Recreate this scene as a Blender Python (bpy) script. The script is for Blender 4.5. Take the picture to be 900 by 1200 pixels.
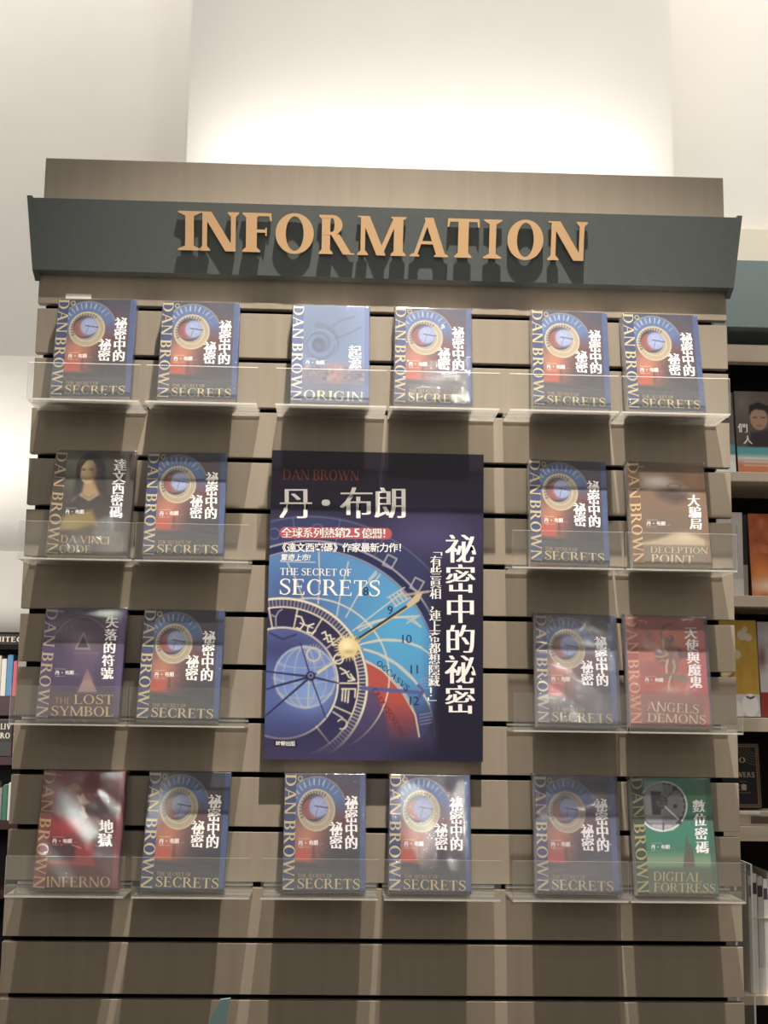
import bpy, bmesh, math, random
import numpy as np
from mathutils import Matrix, Vector

random.seed(7)
SC = bpy.context.scene
COL = SC.collection
for o in list(bpy.data.objects):
    bpy.data.objects.remove(o)
Z0 = 2.46                      # height of the groove datum above the floor

# ------------------------------------------------------------------ camera
cd = bpy.data.cameras.new('camera')
cam = bpy.data.objects.new('camera', cd)
COL.objects.link(cam)
cd.sensor_fit = 'VERTICAL'
cd.sensor_height = 36.0
cd.sensor_width = 27.0
cd.lens = 1500.0 / 1200.0 * 36.0
CM = [[0.9991407, 0.0364239, -0.0197775], [-0.0389311, 0.9884727, -0.1463082], [0.0142204, 0.1469524, 0.9890413]]
CC = (-0.0880853, -2.4557486, -0.8618078 + Z0)
cam.matrix_world = Matrix(((CM[0][0], CM[0][2], -CM[0][1], CC[0]),
                           (CM[1][0], CM[1][2], -CM[1][1], CC[1]),
                           (CM[2][0], CM[2][2], -CM[2][1], CC[2]), (0, 0, 0, 1)))
SC.camera = cam

# ------------------------------------------------------------------ light
w = bpy.data.worlds.new('store_ambience')
SC.world = w
w.use_nodes = True
w.node_tree.nodes['Background'].inputs[0].default_value = (1.0, 0.93, 0.84, 1)
w.node_tree.nodes['Background'].inputs[1].default_value = 0.22


def lamp(name, kind, loc, target, energy, color, **kw):
    d = bpy.data.lights.new(name, kind)
    d.energy = energy
    d.color = color
    for k, v in kw.items():
        setattr(d, k, v)
    o = bpy.data.objects.new(name, d)
    COL.objects.link(o)
    o.location = loc
    o.rotation_euler = (Vector(target) - Vector(loc)).to_track_quat('-Z', 'Y').to_euler()
    return o


key = lamp('ceiling_spotlight', 'SPOT', (0.17, -1.24, Z0 + 2.70), (0.42, 0, Z0 - 1.17), 1420, (1.0, 0.92, 0.82),
     shadow_soft_size=0.022, spot_size=math.radians(49), spot_blend=0.8)
key.scale = (1.0, 0.40, 1.0)              # oval beam: wide along the wall, shallow in height
lamp('cove_strip_light', 'AREA', (0.095, 0.085, Z0 + 0.150), (0.095, 0.17, Z0 + 0.26), 2.2, (1.0, 0.97, 0.90),
     shape='RECTANGLE', size=0.98, size_y=0.02)
lamp('pier_uplight_fill', 'AREA', (0.095, 0.075, Z0 + 0.175), (0.095, 0.17, Z0 + 0.80), 1.3, (1.0, 0.97, 0.91),
     shape='RECTANGLE', size=0.98, size_y=0.03, spread=math.radians(90))  # hidden second light, added to even out the brightness up the pier
lamp('pier_fill', 'AREA', (0.10, 0.02, Z0 + 2.35), (0.10, 0.17, Z0 + 0.45), 105, (1.0, 0.97, 0.92),
     shape='RECTANGLE', size=1.3, size_y=0.03)  # unseen fill added to brighten the upper pier
lamp('left_wall_fill', 'AREA', (-1.7, 0.15, Z0 + 2.3), (-0.8, 0.8, Z0 + 0.2), 31, (1.0, 0.96, 0.91),
     shape='RECTANGLE', size=1.2, size_y=0.4)  # fill added out of view, behind the panel plane, to lift the left bulkhead
lamp('right_wall_fill', 'AREA', (1.8, 0.15, Z0 + 2.3), (1.0, 0.8, Z0 + 0.4), 29, (1.0, 0.96, 0.91),
     shape='RECTANGLE', size=1.2, size_y=0.4)  # matching added fill, out of view, for the right-hand wall
lamp('bookcase_wash', 'AREA', (1.15, -0.25, Z0 + 0.9), (1.0, 0.5, Z0 - 0.6), 4, (1.0, 0.93, 0.82),
     shape='RECTANGLE', size=0.4, size_y=0.2)
lamp('far_wall_fill', 'AREA', (-3.3, 3.6, Z0 - 0.9), (-2.1, 5.4, Z0 - 0.1), 34, (1.0, 0.97, 0.92),
     shape='RECTANGLE', size=0.8, size_y=0.8)  # fill added out of view to brighten the far wall
lamp('near_ceiling_fill', 'AREA', (-2.3, 1.9, Z0 - 1.0), (-1.0, 1.3, Z0), 26, (1.0, 0.97, 0.92),
     shape='RECTANGLE', size=0.6, size_y=0.6)  # added fill, unseen, lifting the ceiling just past the bulkhead
lamp('far_ceiling_fill', 'AREA', (-2.9, 2.6, Z0 - 1.1), (-1.4, 2.2, Z0), 60, (1.0, 0.97, 0.92),
     shape='RECTANGLE', size=0.8, size_y=0.8)  # unseen fill aimed upwards, added to brighten the ceiling further back
for lx, ly in ((0.45, -3.1), (-1.45, -4.7), (1.5, -6.1), (0.8, -8.6), (-1.9, -8.2)):      # the store's other small downlights, further off
    lamp('aisle_downlight', 'POINT', (lx, ly, Z0 + 2.25), (lx, ly, 0), 26 + ly * ly * .55, (1.0, 0.95, 0.88), shadow_soft_size=0.035)
SC.cycles.transparent_max_bounces = 24

SC.view_settings.view_transform = 'Standard'
SC.view_settings.look = 'None'
SC.view_settings.gamma = 1.0
SC.view_settings.use_curve_mapping = False
SC.view_settings.exposure = 0.0


# ------------------------------------------------------------------ materials
def lin(c):
    c = np.asarray(c, float) / 255.0
    return np.where(c <= 0.04045, c / 12.92, ((c + 0.055) / 1.055) ** 2.4)


def rgba(c):
    l = lin(c)
    return (float(l[0]), float(l[1]), float(l[2]), 1.0)


def mat(name, c, rough=0.5, spec=0.5, coat=0.0, metal=0.0, emit=None, es=0.0):
    m = bpy.data.materials.new(name)
    m.use_nodes = True
    b = m.node_tree.nodes['Principled BSDF']
    b.inputs['Base Color'].default_value = rgba(c)
    b.inputs['Roughness'].default_value = rough
    b.inputs['Specular IOR Level'].default_value = spec
    b.inputs['Coat Weight'].default_value = coat
    b.inputs['Metallic'].default_value = metal
    if emit is not None:
        b.inputs['Emission Color'].default_value = rgba(emit)
        b.inputs['Emission Strength'].default_value = es
    return m


def noisy(m, c1, c2, scale=(40, 40, 3), rough=None, bump=0.0):
    nt = m.node_tree
    b = nt.nodes['Principled BSDF']
    tc = nt.nodes.new('ShaderNodeTexCoord')
    mp = nt.nodes.new('ShaderNodeMapping')
    mp.inputs['Scale'].default_value = scale
    nz = nt.nodes.new('ShaderNodeTexNoise')
    nz.inputs['Scale'].default_value = 1.0
    nz.inputs['Detail'].default_value = 6
    rp = nt.nodes.new('ShaderNodeValToRGB')
    rp.color_ramp.elements[0].position = 0.3
    rp.color_ramp.elements[1].position = 0.7
    rp.color_ramp.elements[0].color = rgba(c1)
    rp.color_ramp.elements[1].color = rgba(c2)
    nt.links.new(tc.outputs['Object'], mp.inputs[0])
    nt.links.new(mp.outputs[0], nz.inputs[0])
    nt.links.new(nz.outputs[0], rp.inputs[0])
    nt.links.new(rp.outputs[0], b.inputs['Base Color'])
    if bump:
        bp_ = nt.nodes.new('ShaderNodeBump')
        bp_.inputs['Strength'].default_value = bump
        bp_.inputs['Distance'].default_value = 0.001
        nt.links.new(nz.outputs[0], bp_.inputs['Height'])
        nt.links.new(bp_.outputs[0], b.inputs['Normal'])
    return m


def clear(name, tint, haze, hazecol, rough, gloss=1.0, bump=0.0, scale=60.0):
    """see-through plastic: transparent body, fresnel gloss, a little haze"""
    m = bpy.data.materials.new(name)
    m.use_nodes = True
    nt = m.node_tree
    nt.nodes.clear()
    out = nt.nodes.new('ShaderNodeOutputMaterial')
    tr = nt.nodes.new('ShaderNodeBsdfTransparent')
    tr.inputs[0].default_value = rgba(tint)
    df = nt.nodes.new('ShaderNodeBsdfDiffuse')
    df.inputs[0].default_value = rgba(hazecol)
    tl = nt.nodes.new('ShaderNodeBsdfTranslucent')
    tl.inputs[0].default_value = rgba(hazecol)
    hz = nt.nodes.new('ShaderNodeMixShader')
    hz.inputs[0].default_value = 0.5
    mx = nt.nodes.new('ShaderNodeMixShader')
    mx.inputs[0].default_value = haze
    gl = nt.nodes.new('ShaderNodeBsdfGlossy')
    gl.inputs['Roughness'].default_value = rough
    fr = nt.nodes.new('ShaderNodeLayerWeight')       # Schlick fresnel, the same from both sides of the thin sheet
    fr.inputs['Blend'].default_value = 0.5
    pw = nt.nodes.new('ShaderNodeMath')
    pw.operation = 'POWER'
    pw.inputs[1].default_value = 5.0
    mu = nt.nodes.new('ShaderNodeMath')
    mu.operation = 'MULTIPLY_ADD'
    mu.inputs[1].default_value = 0.96
    mu.inputs[2].default_value = 0.04 * gloss
    m2 = nt.nodes.new('ShaderNodeMixShader')
    nt.links.new(df.outputs[0], hz.inputs[1])
    nt.links.new(tl.outputs[0], hz.inputs[2])
    nt.links.new(tr.outputs[0], mx.inputs[1])
    nt.links.new(hz.outputs[0], mx.inputs[2])
    nt.links.new(fr.outputs['Facing'], pw.inputs[0])
    nt.links.new(pw.outputs[0], mu.inputs[0])
    nt.links.new(mu.outputs[0], m2.inputs[0])
    nt.links.new(mx.outputs[0], m2.inputs[1])
    nt.links.new(gl.outputs[0], m2.inputs[2])
    if bump:
        tc = nt.nodes.new('ShaderNodeTexCoord')
        oi = nt.nodes.new('ShaderNodeObjectInfo')
        ad = nt.nodes.new('ShaderNodeVectorMath')
        nz = nt.nodes.new('ShaderNodeTexNoise')
        nz.inputs['Scale'].default_value = scale
        nz.inputs['Detail'].default_value = 3
        nz.inputs['Distortion'].default_value = 1.2
        bn = nt.nodes.new('ShaderNodeBump')
        bn.inputs['Strength'].default_value = bump
        bn.inputs['Distance'].default_value = 0.004
        nt.links.new(tc.outputs['Object'], ad.inputs[0])
        nt.links.new(oi.outputs['Location'], ad.inputs[1])
        nt.links.new(ad.outputs[0], nz.inputs[0])
        nt.links.new(nz.outputs[0], bn.inputs['Height'])
        nt.links.new(bn.outputs[0], gl.inputs['Normal'])
    nt.links.new(m2.outputs[0], out.inputs[0])
    return m


def printed(name, rough=0.4, coat=0.0):
    m = bpy.data.materials.new(name)
    m.use_nodes = True
    nt = m.node_tree
    b = nt.nodes['Principled BSDF']
    a = nt.nodes.new('ShaderNodeAttribute')
    a.attribute_name = 'Col'
    nt.links.new(a.outputs['Color'], b.inputs['Base Color'])
    b.inputs['Roughness'].default_value = rough
    b.inputs['Coat Weight'].default_value = coat
    b.inputs['Coat Roughness'].default_value = 0.12
    b.inputs['Specular IOR Level'].default_value = 0.3
    return m


M_WOOD = noisy(mat('taupe_laminate', (150, 136, 118), 0.55, 0.3), (141, 130, 115), (149, 138, 123), (45, 45, 2.5))
M_BLACK = mat('matt_black', (9, 8, 8), 0.9, 0.1)
M_WALL = noisy(mat('white_paint', (226, 222, 216), 0.9, 0.1), (224, 220, 214), (229, 225, 219), (3, 3, 3))
M_DADO = noisy(mat('cream_paint', (228, 220, 204), 0.9, 0.1), (226, 218, 202), (231, 223, 208), (3, 3, 3))
M_FLOOR = noisy(mat('dark_wood_floor', (95, 78, 62), 0.5), (85, 69, 54), (107, 89, 70), (2, 30, 1))
M_SIGN = noisy(mat('charcoal_sign_paint', (98, 104, 102), 0.6, 0.25), (96, 102, 100), (100, 106, 104), (90, 90, 90))
M_GOLD = mat('brushed_gold_face', (222, 182, 136), 0.5, 0.4)
M_GOLDSIDE = mat('bronze_letter_edge', (112, 84, 60), 0.5, 0.4)
M_PRINT = printed('printed_cover', 0.42)
M_POSTER = printed('printed_poster', 0.38)
M_PAGE = noisy(mat('page_paper', (224, 214, 200), 0.9, 0.1), (212, 202, 188), (232, 223, 210), (10, 900, 10))
M_BOARD = mat('foam_board', (60, 56, 70), 0.7)
M_CLEAR = clear('clear_acrylic', (252, 252, 251), 0.05, (235, 233, 226), 0.03, 1.1)
M_CFLOOR = clear('clear_acrylic_floor', (250, 250, 248), 0.24, (242, 238, 230), 0.08, 1.0)
M_CEDGE = clear('acrylic_cut_edge', (240, 240, 236), 0.85, (252, 250, 244), 0.2, 2.0)
M_WRAP = [clear('shrink_wrap', (250, 250, 250), 0.05, (205, 205, 220), 0.10, 1.1, 0.05, 22),
          clear('shrink_wrap_crinkled', (246, 246, 248), 0.08, (205, 205, 215), 0.10, 1.1, 0.16, 26),
          clear('shrink_wrap_loose', (240, 240, 244), 0.20, (205, 205, 215), 0.11, 1.2, 0.25, 30)]
M_TEAL = mat('grey_teal_paint', (122, 138, 140), 0.55)
M_TEALBOARD = clear('teal_acrylic', (120, 160, 160), 0.55, (110, 150, 150), 0.1, 1.0)
M_SHELF = noisy(mat('pale_oak_edge', (205, 190, 170), 0.6), (196, 181, 160), (211, 197, 178), (3, 30, 60))
M_DARK = mat('black_shelf_paint', (14, 13, 13), 0.7, 0.2)
M_WHITE = mat('white_plastic', (232, 230, 226), 0.5)


# ------------------------------------------------------------------ object helpers
def tag(o, label=None, cat=None, group=None, kind=None):
    if label: o['label'] = label
    if cat: o['category'] = cat
    if group: o['group'] = group
    if kind: o['kind'] = kind
    return o


def empty(name, loc, label=None, cat=None, group=None, kind=None):
    o = bpy.data.objects.new(name, None)
    o.empty_display_size = 0.05
    COL.objects.link(o)
    o.location = loc
    return tag(o, label, cat, group, kind)


def link(name, me, parent=None, loc=None):
    o = bpy.data.objects.new(name, me)
    COL.objects.link(o)
    if parent is not None:
        o.parent = parent
    if loc is not None:
        o.location = loc
    return o


def box_bm(bm, x0, x1, y0, y1, z0, z1, mi=0, thin=None):
    vs = [bm.verts.new(p) for p in ((x0, y0, z0), (x1, y0, z0), (x1, y1, z0), (x0, y1, z0),
                                    (x0, y0, z1), (x1, y0, z1), (x1, y1, z1), (x0, y1, z1))]
    fs = []
    for q in ((3, 2, 1, 0), (4, 5, 6, 7), (0, 1, 5, 4), (1, 2, 6, 5), (2, 3, 7, 6), (3, 0, 4, 7)):
        f = bm.faces.new([vs[i] for i in q])
        f.material_index = mi
        fs.append(f)
    if thin is not None:       # rim faces of a plate: every face except the two largest
        fs.sort(key=lambda f: -f.calc_area())
        for f in fs[2:]:
            f.material_index = thin
    return vs


def from_bm(name, bm, mats, parent=None, loc=None, bevel=0.0):
    if bevel:
        bmesh.ops.bevel(bm, geom=bm.edges[:], offset=bevel, segments=2, affect='EDGES', profile=0.5)
    bmesh.ops.recalc_face_normals(bm, faces=bm.faces[:])
    me = bpy.data.meshes.new(name)
    bm.to_mesh(me)
    bm.free()
    for m in (mats if isinstance(mats, (list, tuple)) else [mats]):
        me.materials.append(m)
    return link(name, me, parent, loc)


def box(name, m, x0, x1, y0, y1, z0, z1, parent=None, bevel=0.0):
    bm = bmesh.new()
    box_bm(bm, x0, x1, y0, y1, z0, z1)
    return from_bm(name, bm, m, parent, None, bevel)


def prism_bm(bm, pts, axis_a, axis_b, axis_n, n0, n1, mi=0, side=None):
    """polygon (a,b) extruded along n from n0 to n1"""
    def P(p, n):
        v = [0, 0, 0]
        v[axis_a] = p[0]
        v[axis_b] = p[1]
        v[axis_n] = n
        return bm.verts.new(v)
    A = [P(p, n0) for p in pts]
    B = [P(p, n1) for p in pts]
    bm.faces.new(A).material_index = mi
    bm.faces.new(B[::-1]).material_index = mi
    k = len(pts)
    for i in range(k):
        bm.faces.new((A[i], B[i], B[(i + 1) % k], A[(i + 1) % k])).material_index = mi if side is None else side


# ------------------------------------------------------------------ serif capitals (drawn as convex pieces, cap height 1)
def glyph(ch, T=0.15, h=0.045, sl=0.07, st=0.03, br=0.06):
    P = []

    def q(*p): P.append(list(p))

    def stem(x, wd=None, y0=0.0, y1=1.0, b=True, t=True, s=sl):
        wd = T if wd is None else wd
        q((x, y0), (x + wd, y0), (x + wd, y1), (x, y1))
        if b: q((x - s, y0), (x + wd + s, y0), (x + wd + s, y0 + st), (x + wd, y0 + st + br), (x, y0 + st + br), (x - s, y0 + st))
        if t: q((x - s, y1), (x - s, y1 - st), (x, y1 - st - br), (x + wd, y1 - st - br), (x + wd + s, y1 - st), (x + wd + s, y1))

    def bar(x0, x1, y, th=None):
        th = h if th is None else th
        q((x0, y), (x1, y), (x1, y + th), (x0, y + th))

    def diag(xa, ya, xb, yb, wd):
        q((xa, ya), (xa + wd, ya), (xb + wd, yb), (xb, yb))

    def ser(x, wd, y, s=sl):
        if y == 0: q((x - s, 0), (x + wd + s, 0), (x + wd + s, st), (x + wd, st + br * .5), (x, st + br * .5), (x - s, st))
        else: q((x - s, 1), (x - s, 1 - st), (x, 1 - st - br * .5), (x + wd, 1 - st - br * .5), (x + wd + s, 1 - st), (x + wd + s, 1))

    def arc(cx, cy, rx, ry, tx, ty, a0, a1, n=28):
        pr = None
        for i in range(n + 1):
            a = math.radians(a0 + (a1 - a0) * i / n)
            o = (cx + rx * math.cos(a), cy + ry * math.sin(a))
            k = (cx + (rx - tx) * math.cos(a), cy + (ry - ty) * math.sin(a))
            if pr: q(pr[0], o, k, pr[1])
            pr = (o, k)

    def endser(x, y0, y1, wd=0.05):            # vertical tick at the end of an arm
        q((x - wd, y0), (x, y0), (x, y1), (x - wd * .3, y1))
    L = 0.08
    if ch == 'I': stem(L); W = T + 2 * L
    elif ch == 'N':
        stem(L, h * 1.4, t=False); stem(L + .66, h * 1.4, b=False)
        diag(L - .03, 1, L + .66 + h * 1.4 - T * 1.05, 0, T * 1.05); q((L - sl, 1), (L - sl, 1 - st), (L + T * .6, 1 - st), (L + T * .8, 1))
        W = L * 2 + .66 + h * 1.4
    elif ch == 'H':
        stem(L); stem(L + .58); bar(L, L + .6, .49); W = .58 + T + 2 * L
    elif ch in 'FE':
        stem(L); bar(L, L + .52, 1 - h); bar(L, L + .42, .5)
        q((L + .52, 1), (L + .46, 1), (L + .50, .80), (L + .53, .80)); q((L + .40, .63), (L + .43, .63), (L + .43, .42), (L + .40, .42))
        W = L + .56
        if ch == 'E':
            bar(L, L + .56, 0); q((L + .57, 0), (L + .50, 0), (L + .55, .22), (L + .585, .22)); W = L + .62
    elif ch == 'L':
        stem(L); bar(L, L + .54, 0); q((L + .55, 0), (L + .48, 0), (L + .53, .24), (L + .565, .24)); W = L + .58
    elif ch == 'T':
        stem(.36 - T / 2, t=False); bar(.02, .70, 1 - h)
        q((.02, 1), (.08, 1), (.045, .78), (.01, .78)); q((.70, 1), (.64, 1), (.675, .78), (.71, .78)); W = .72
    elif ch == 'O': arc(.45, .5, .42, .52, T, h, 0, 360, 48); W = .90
    elif ch in 'CG':
        arc(.44, .5, .41, .52, T, h, 48, 312, 40)
        q((.70, .98), (.745, .98), (.745, .68), (.715, .68))
        if ch == 'C': q((.70, .30), (.745, .30), (.73, .06), (.69, .02)); W = .78
        else:
            q((.74 - T, .06), (.74, .10), (.74, .42), (.74 - T, .42)); q((.48, .42), (.82, .42), (.82, .42 - st), (.48, .42 - st)); W = .86
    elif ch == 'D':
        stem(L); arc(L + .30, .5, .46, .5, T, h, -90, 90, 28); bar(L, L + .32, 0); bar(L, L + .32, 1 - h); W = L + .80
    elif ch in 'BPR':
        stem(L); arc(L + .28, .745, .27, .255, T * .95, h, -90, 90, 20); bar(L, L + .3, 1 - h); bar(L, L + .3, .49); W = L + .58
        if ch == 'B': arc(L + .28, .265, .32, .265, T, h, -90, 90, 20); bar(L, L + .3, 0); W = L + .64
        if ch == 'R': diag(L + .62 - T * .2, 0, L + .24, .51, T * 1.05); bar(L + .60 - T * .1, L + .62 + T * 1.15, 0, st); W = L + .74
    elif ch == 'M':
        stem(L, h * 1.4, t=False); stem(L + .82, T, t=False)
        ser(L + .82, T, 1); q((L - sl, 1), (L - sl, 1 - st), (L + T * .5, 1 - st), (L + T * .6, 1))
        diag(L - .01, 1, L + .40, 0, T); diag(L + .82, 1, L + .42, 0, h * 1.5); W = L + .82 + T + L
    elif ch == 'A':
        diag(.06, 0, .40, 1, h * 1.3); diag(.76 - T * .3, 0, .40 - T * .25, 1, T * 1.05); bar(.2, .66, .32)
        ser(.05, h * 1.3, 0); ser(.76 - T * .3, T, 0); W = .90
    elif ch == 'V':
        diag(.40, 0, .06, 1, T * 1.05); diag(.42, 0, .74, 1, h * 1.3); ser(.06, T, 1); ser(.74, h, 1); W = .86
    elif ch == 'W':
        diag(.32, 0, .04, 1, T); diag(.34, 0, .58, 1, h * 1.3); diag(.82, 0, .50, 1, T); diag(.84, 0, 1.10, 1, h * 1.3)
        ser(.04, T, 1); ser(.50, T * .7, 1); ser(1.10, h, 1); W = 1.22
    elif ch == 'Y':
        stem(.38, T, 0, .48, t=False); diag(.38, .45, .05, 1, T); diag(.38 + T - h * 1.3, .45, .72, 1, h * 1.3)
        ser(.05, T, 1); ser(.72, h, 1); W = .84
    elif ch == 'S':
        ctl = [(.555, .80), (.50, .95), (.30, .985), (.13, .87), (.13, .70), (.28, .575), (.42, .47), (.54, .34), (.53, .15), (.36, .015), (.16, .05), (.07, .23)]
        pts = []
        for i in range(len(ctl) - 1):
            p0, p1, p2, p3 = ctl[max(i - 1, 0)], ctl[i], ctl[i + 1], ctl[min(i + 2, len(ctl) - 1)]
            for k in range(5):
                t = k / 5
                pts.append(tuple(.5 * (2 * p1[j] + (p2[j] - p0[j]) * t + (2 * p0[j] - 5 * p1[j] + 4 * p2[j] - p3[j]) * t * t + (3 * p1[j] - p0[j] - 3 * p2[j] + p3[j]) * t ** 3) for j in (0, 1)))
        pts.append(ctl[-1])
        n = len(pts)
        pr = None
        for i, p in enumerate(pts):
            a, b = pts[max(i - 1, 0)], pts[min(i + 1, n - 1)]
            dx, dy = b[0] - a[0], b[1] - a[1]
            l = math.hypot(dx, dy)
            f = i / (n - 1)
            wd = h * 1.1 + (T * 1.02 - h) * math.exp(-((f - .5) / .22) ** 2) * 1.0
            o, k = (p[0] - dy / l * wd / 2, p[1] + dx / l * wd / 2), (p[0] + dy / l * wd / 2, p[1] - dx / l * wd / 2)
            if pr: q(pr[0], o, k, pr[1])
            pr = (o, k)
        q((.53, .98), (.575, .98), (.575, .70), (.545, .70)); q((.05, .02), (.095, .02), (.08, .31), (.05, .31)); W = .63
    else: W = .35
    return P, W


# ------------------------------------------------------------------ east-asian glyphs and figures from the built-in font
_cj = {}


def cjk(ch, off):
    key = (ch, off)
    if key not in _cj:
        c = bpy.data.curves.new('glyph', 'FONT')
        c.body = ch
        c.size = 1
        c.offset = off
        c.resolution_u = 2
        o = bpy.data.objects.new('glyph', c)
        COL.objects.link(o)
        dg = bpy.context.evaluated_depsgraph_get()
        me = bpy.data.meshes.new_from_object(o.evaluated_get(dg))
        V = np.array([v.co[:2] for v in me.vertices], float).reshape(-1, 2)
        F = [list(p.vertices) for p in me.polygons]
        bpy.data.objects.remove(o)
        bpy.data.curves.remove(c)
        bpy.data.meshes.remove(me)
        _cj[key] = (V, F)
    return _cj[key]


# ------------------------------------------------------------------ printed sheets
def homog(src, dst):
    A = []
    for (x, y), (u, v) in zip(src, dst):
        A.append([x, y, 1, 0, 0, 0, -u * x, -u * y, -u])
        A.append([0, 0, 0, x, y, 1, -v * x, -v * y, -v])
    return np.linalg.svd(np.array(A))[2][-1].reshape(3, 3)


def hmap(H, x, y):
    d = H[2, 0] * x + H[2, 1] * y + H[2, 2]
    return (H[0, 0] * x + H[0, 1] * y + H[0, 2]) / d, (H[1, 0] * x + H[1, 1] * y + H[1, 2]) / d


class Sheet:
    """a printed sheet W x Hh (metres); artwork is laid out in the layout units given by its four corners"""

    def __init__(s, W, Hh, corners, nx, ny):
        s.W, s.Hh, s.nx, s.ny = W, Hh, nx, ny
        uv = [(0, 0), (1, 0), (1, 1), (0, 1)]
        s.to = homog(uv, corners)
        s.fro = homog(corners, uv)
        U, V = np.meshgrid(np.linspace(0, 1, nx + 1), np.linspace(0, 1, ny + 1))
        s.U, s.V = U, V
        s.X, s.Y = hmap(s.to, U, V)
        s.aa = abs(corners[1][0] - corners[0][0]) / nx * 1.1
        s.C = np.zeros(U.shape + (3,))
        s.tv, s.tf, s.tc = [], [], []
        s.nt = 0
        s.sat = 1.0

    # ---- painting
    def fill(s, c): s.C[:] = c

    def blend(s, a, c):
        a = np.clip(a, 0, 1)[..., None]
        s.C = s.C * (1 - a) + np.asarray(c, float) * a

    def sm(s, d): return np.clip(.5 - d / s.aa, 0, 1)

    def glow(s, cx, cy, rx, ry, c, k=1.0, p=2.0):
        d = ((s.X - cx) / rx) ** 2 + ((s.Y - cy) / ry) ** 2
        s.blend(k * np.exp(-d ** (p / 2)), c)

    def disc(s, cx, cy, r, c, k=1.0, ry=None, mask=1.0):
        ry = ry or r
        d = (np.sqrt(((s.X - cx) / r) ** 2 + ((s.Y - cy) / ry) ** 2) - 1) * min(r, ry)
        s.blend(s.sm(d) * k * mask, c)

    def ring(s, cx, cy, r, wd, c, k=1.0, ry=None, a0=None, a1=None, mask=1.0):
        ry = ry or r
        d = abs((np.sqrt(((s.X - cx) / r) ** 2 + ((s.Y - cy) / ry) ** 2) - 1) * min(r, ry)) - wd / 2
        m = s.sm(d) * k * mask
        if a0 is not None:
            an = np.degrees(np.arctan2(-(s.Y - cy), s.X - cx)) % 360
            m = m * ((((an - a0) % 360) <= ((a1 - a0) % 360)))
        s.blend(m, c)

    def seg(s, x0, y0, x1, y1, wd, c, k=1.0, w2=None, mask=1.0):
        dx, dy = x1 - x0, y1 - y0
        t = np.clip(((s.X - x0) * dx + (s.Y - y0) * dy) / (dx * dx + dy * dy), 0, 1)
        d = np.hypot(s.X - x0 - t * dx, s.Y - y0 - t * dy)
        ww = wd if w2 is None else wd + (w2 - wd) * t
        s.blend(s.sm(d - ww / 2) * k * mask, c)

    def path(s, pts, wd, c, k=1.0, mask=1.0):
        D = np.full(s.X.shape, 1e9)
        for (x0, y0), (x1, y1) in zip(pts[:-1], pts[1:]):
            dx, dy = x1 - x0, y1 - y0
            t = np.clip(((s.X - x0) * dx + (s.Y - y0) * dy) / (dx * dx + dy * dy + 1e-9), 0, 1)
            D = np.minimum(D, np.hypot(s.X - x0 - t * dx, s.Y - y0 - t * dy))
        s.blend(s.sm(D - wd / 2) * k * mask, c)

    def poly(s, pts, c, k=1.0, soft=None):
        ins = np.zeros(s.X.shape, bool)
        D = np.full(s.X.shape, 1e9)
        n = len(pts)
        for i in range(n):
            (x0, y0), (x1, y1) = pts[i], pts[(i + 1) % n]
            cr = ((y0 > s.Y) != (y1 > s.Y))
            with np.errstate(divide='ignore', invalid='ignore'):
                xi = (x1 - x0) * (s.Y - y0) / (y1 - y0 + 1e-12) + x0
            ins ^= cr & (s.X < xi)
            dx, dy = x1 - x0, y1 - y0
            t = np.clip(((s.X - x0) * dx + (s.Y - y0) * dy) / (dx * dx + dy * dy + 1e-9), 0, 1)
            D = np.minimum(D, np.hypot(s.X - x0 - t * dx, s.Y - y0 - t * dy))
        sd = np.where(ins, -D, D)
        aa = soft or s.aa
        s.blend(np.clip(.5 - sd / aa, 0, 1) * k, c)

    def noise(s, amp, seed=1, nx=12, ny=16):
        r = np.random.RandomState(seed)
        g = r.randn(ny + 1, nx + 1)
        fx, fy = s.U * (nx - 1e-6), s.V * (ny - 1e-6)
        ix, iy = fx.astype(int), fy.astype(int)
        tx, ty = fx - ix, fy - iy
        v = (g[iy, ix] * (1 - tx) * (1 - ty) + g[iy, ix + 1] * tx * (1 - ty) + g[iy + 1, ix] * (1 - tx) * ty + g[iy + 1, ix + 1] * tx * ty)
        s.C = np.clip(s.C + (v * amp)[..., None], 0, 255)
        return v

    # ---- lettering (thin raised layer of polygons)
    def _add(s, pts, faces, c, lay, dz=0.0):
        px, py = np.array([p[0] for p in pts]), np.array([p[1] for p in pts])
        u, v = hmap(s.fro, px, py)
        for a, b in zip(u, v):
            s.tv.append(((a - .5) * s.W, -0.00025 * lay - dz, (1 - b) * s.Hh))
            s.tc.append(c)
        for f in faces:
            s.tf.append([i + s.nt for i in f])
        s.nt += len(pts)

    def serif(s, text, x0, y0, x1, y1, cap, c, T=.15, h=.045, gap=.06, space=.3, lay=1, skew=0.0):
        """baseline from (x0,y0) to (x1,y1), cap height in layout units (to the left of the baseline direction = up)"""
        items, adv = [], 0.0
        for ch in text:
            if ch == ' ':
                adv += space
                continue
            P, W = glyph(ch, T, h)
            items.append((P, adv))
            adv += W + gap
        adv -= gap
        L = math.hypot(x1 - x0, y1 - y0)
        dx, dy = (x1 - x0) / L, (y1 - y0) / L
        ux, uy = dy, -dx                       # 'up' in y-down layout space
        k = L / adv
        for P, a in items:
            for pi, poly in enumerate(P):
                pts = [(x0 + dx * (a + p[0]) * k + ux * p[1] * cap, y0 + dy * (a + p[0]) * k + uy * p[1] * cap) for p in poly]
                s._add(pts, [list(range(len(pts)))], c, lay, pi * 0.000004)

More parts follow.
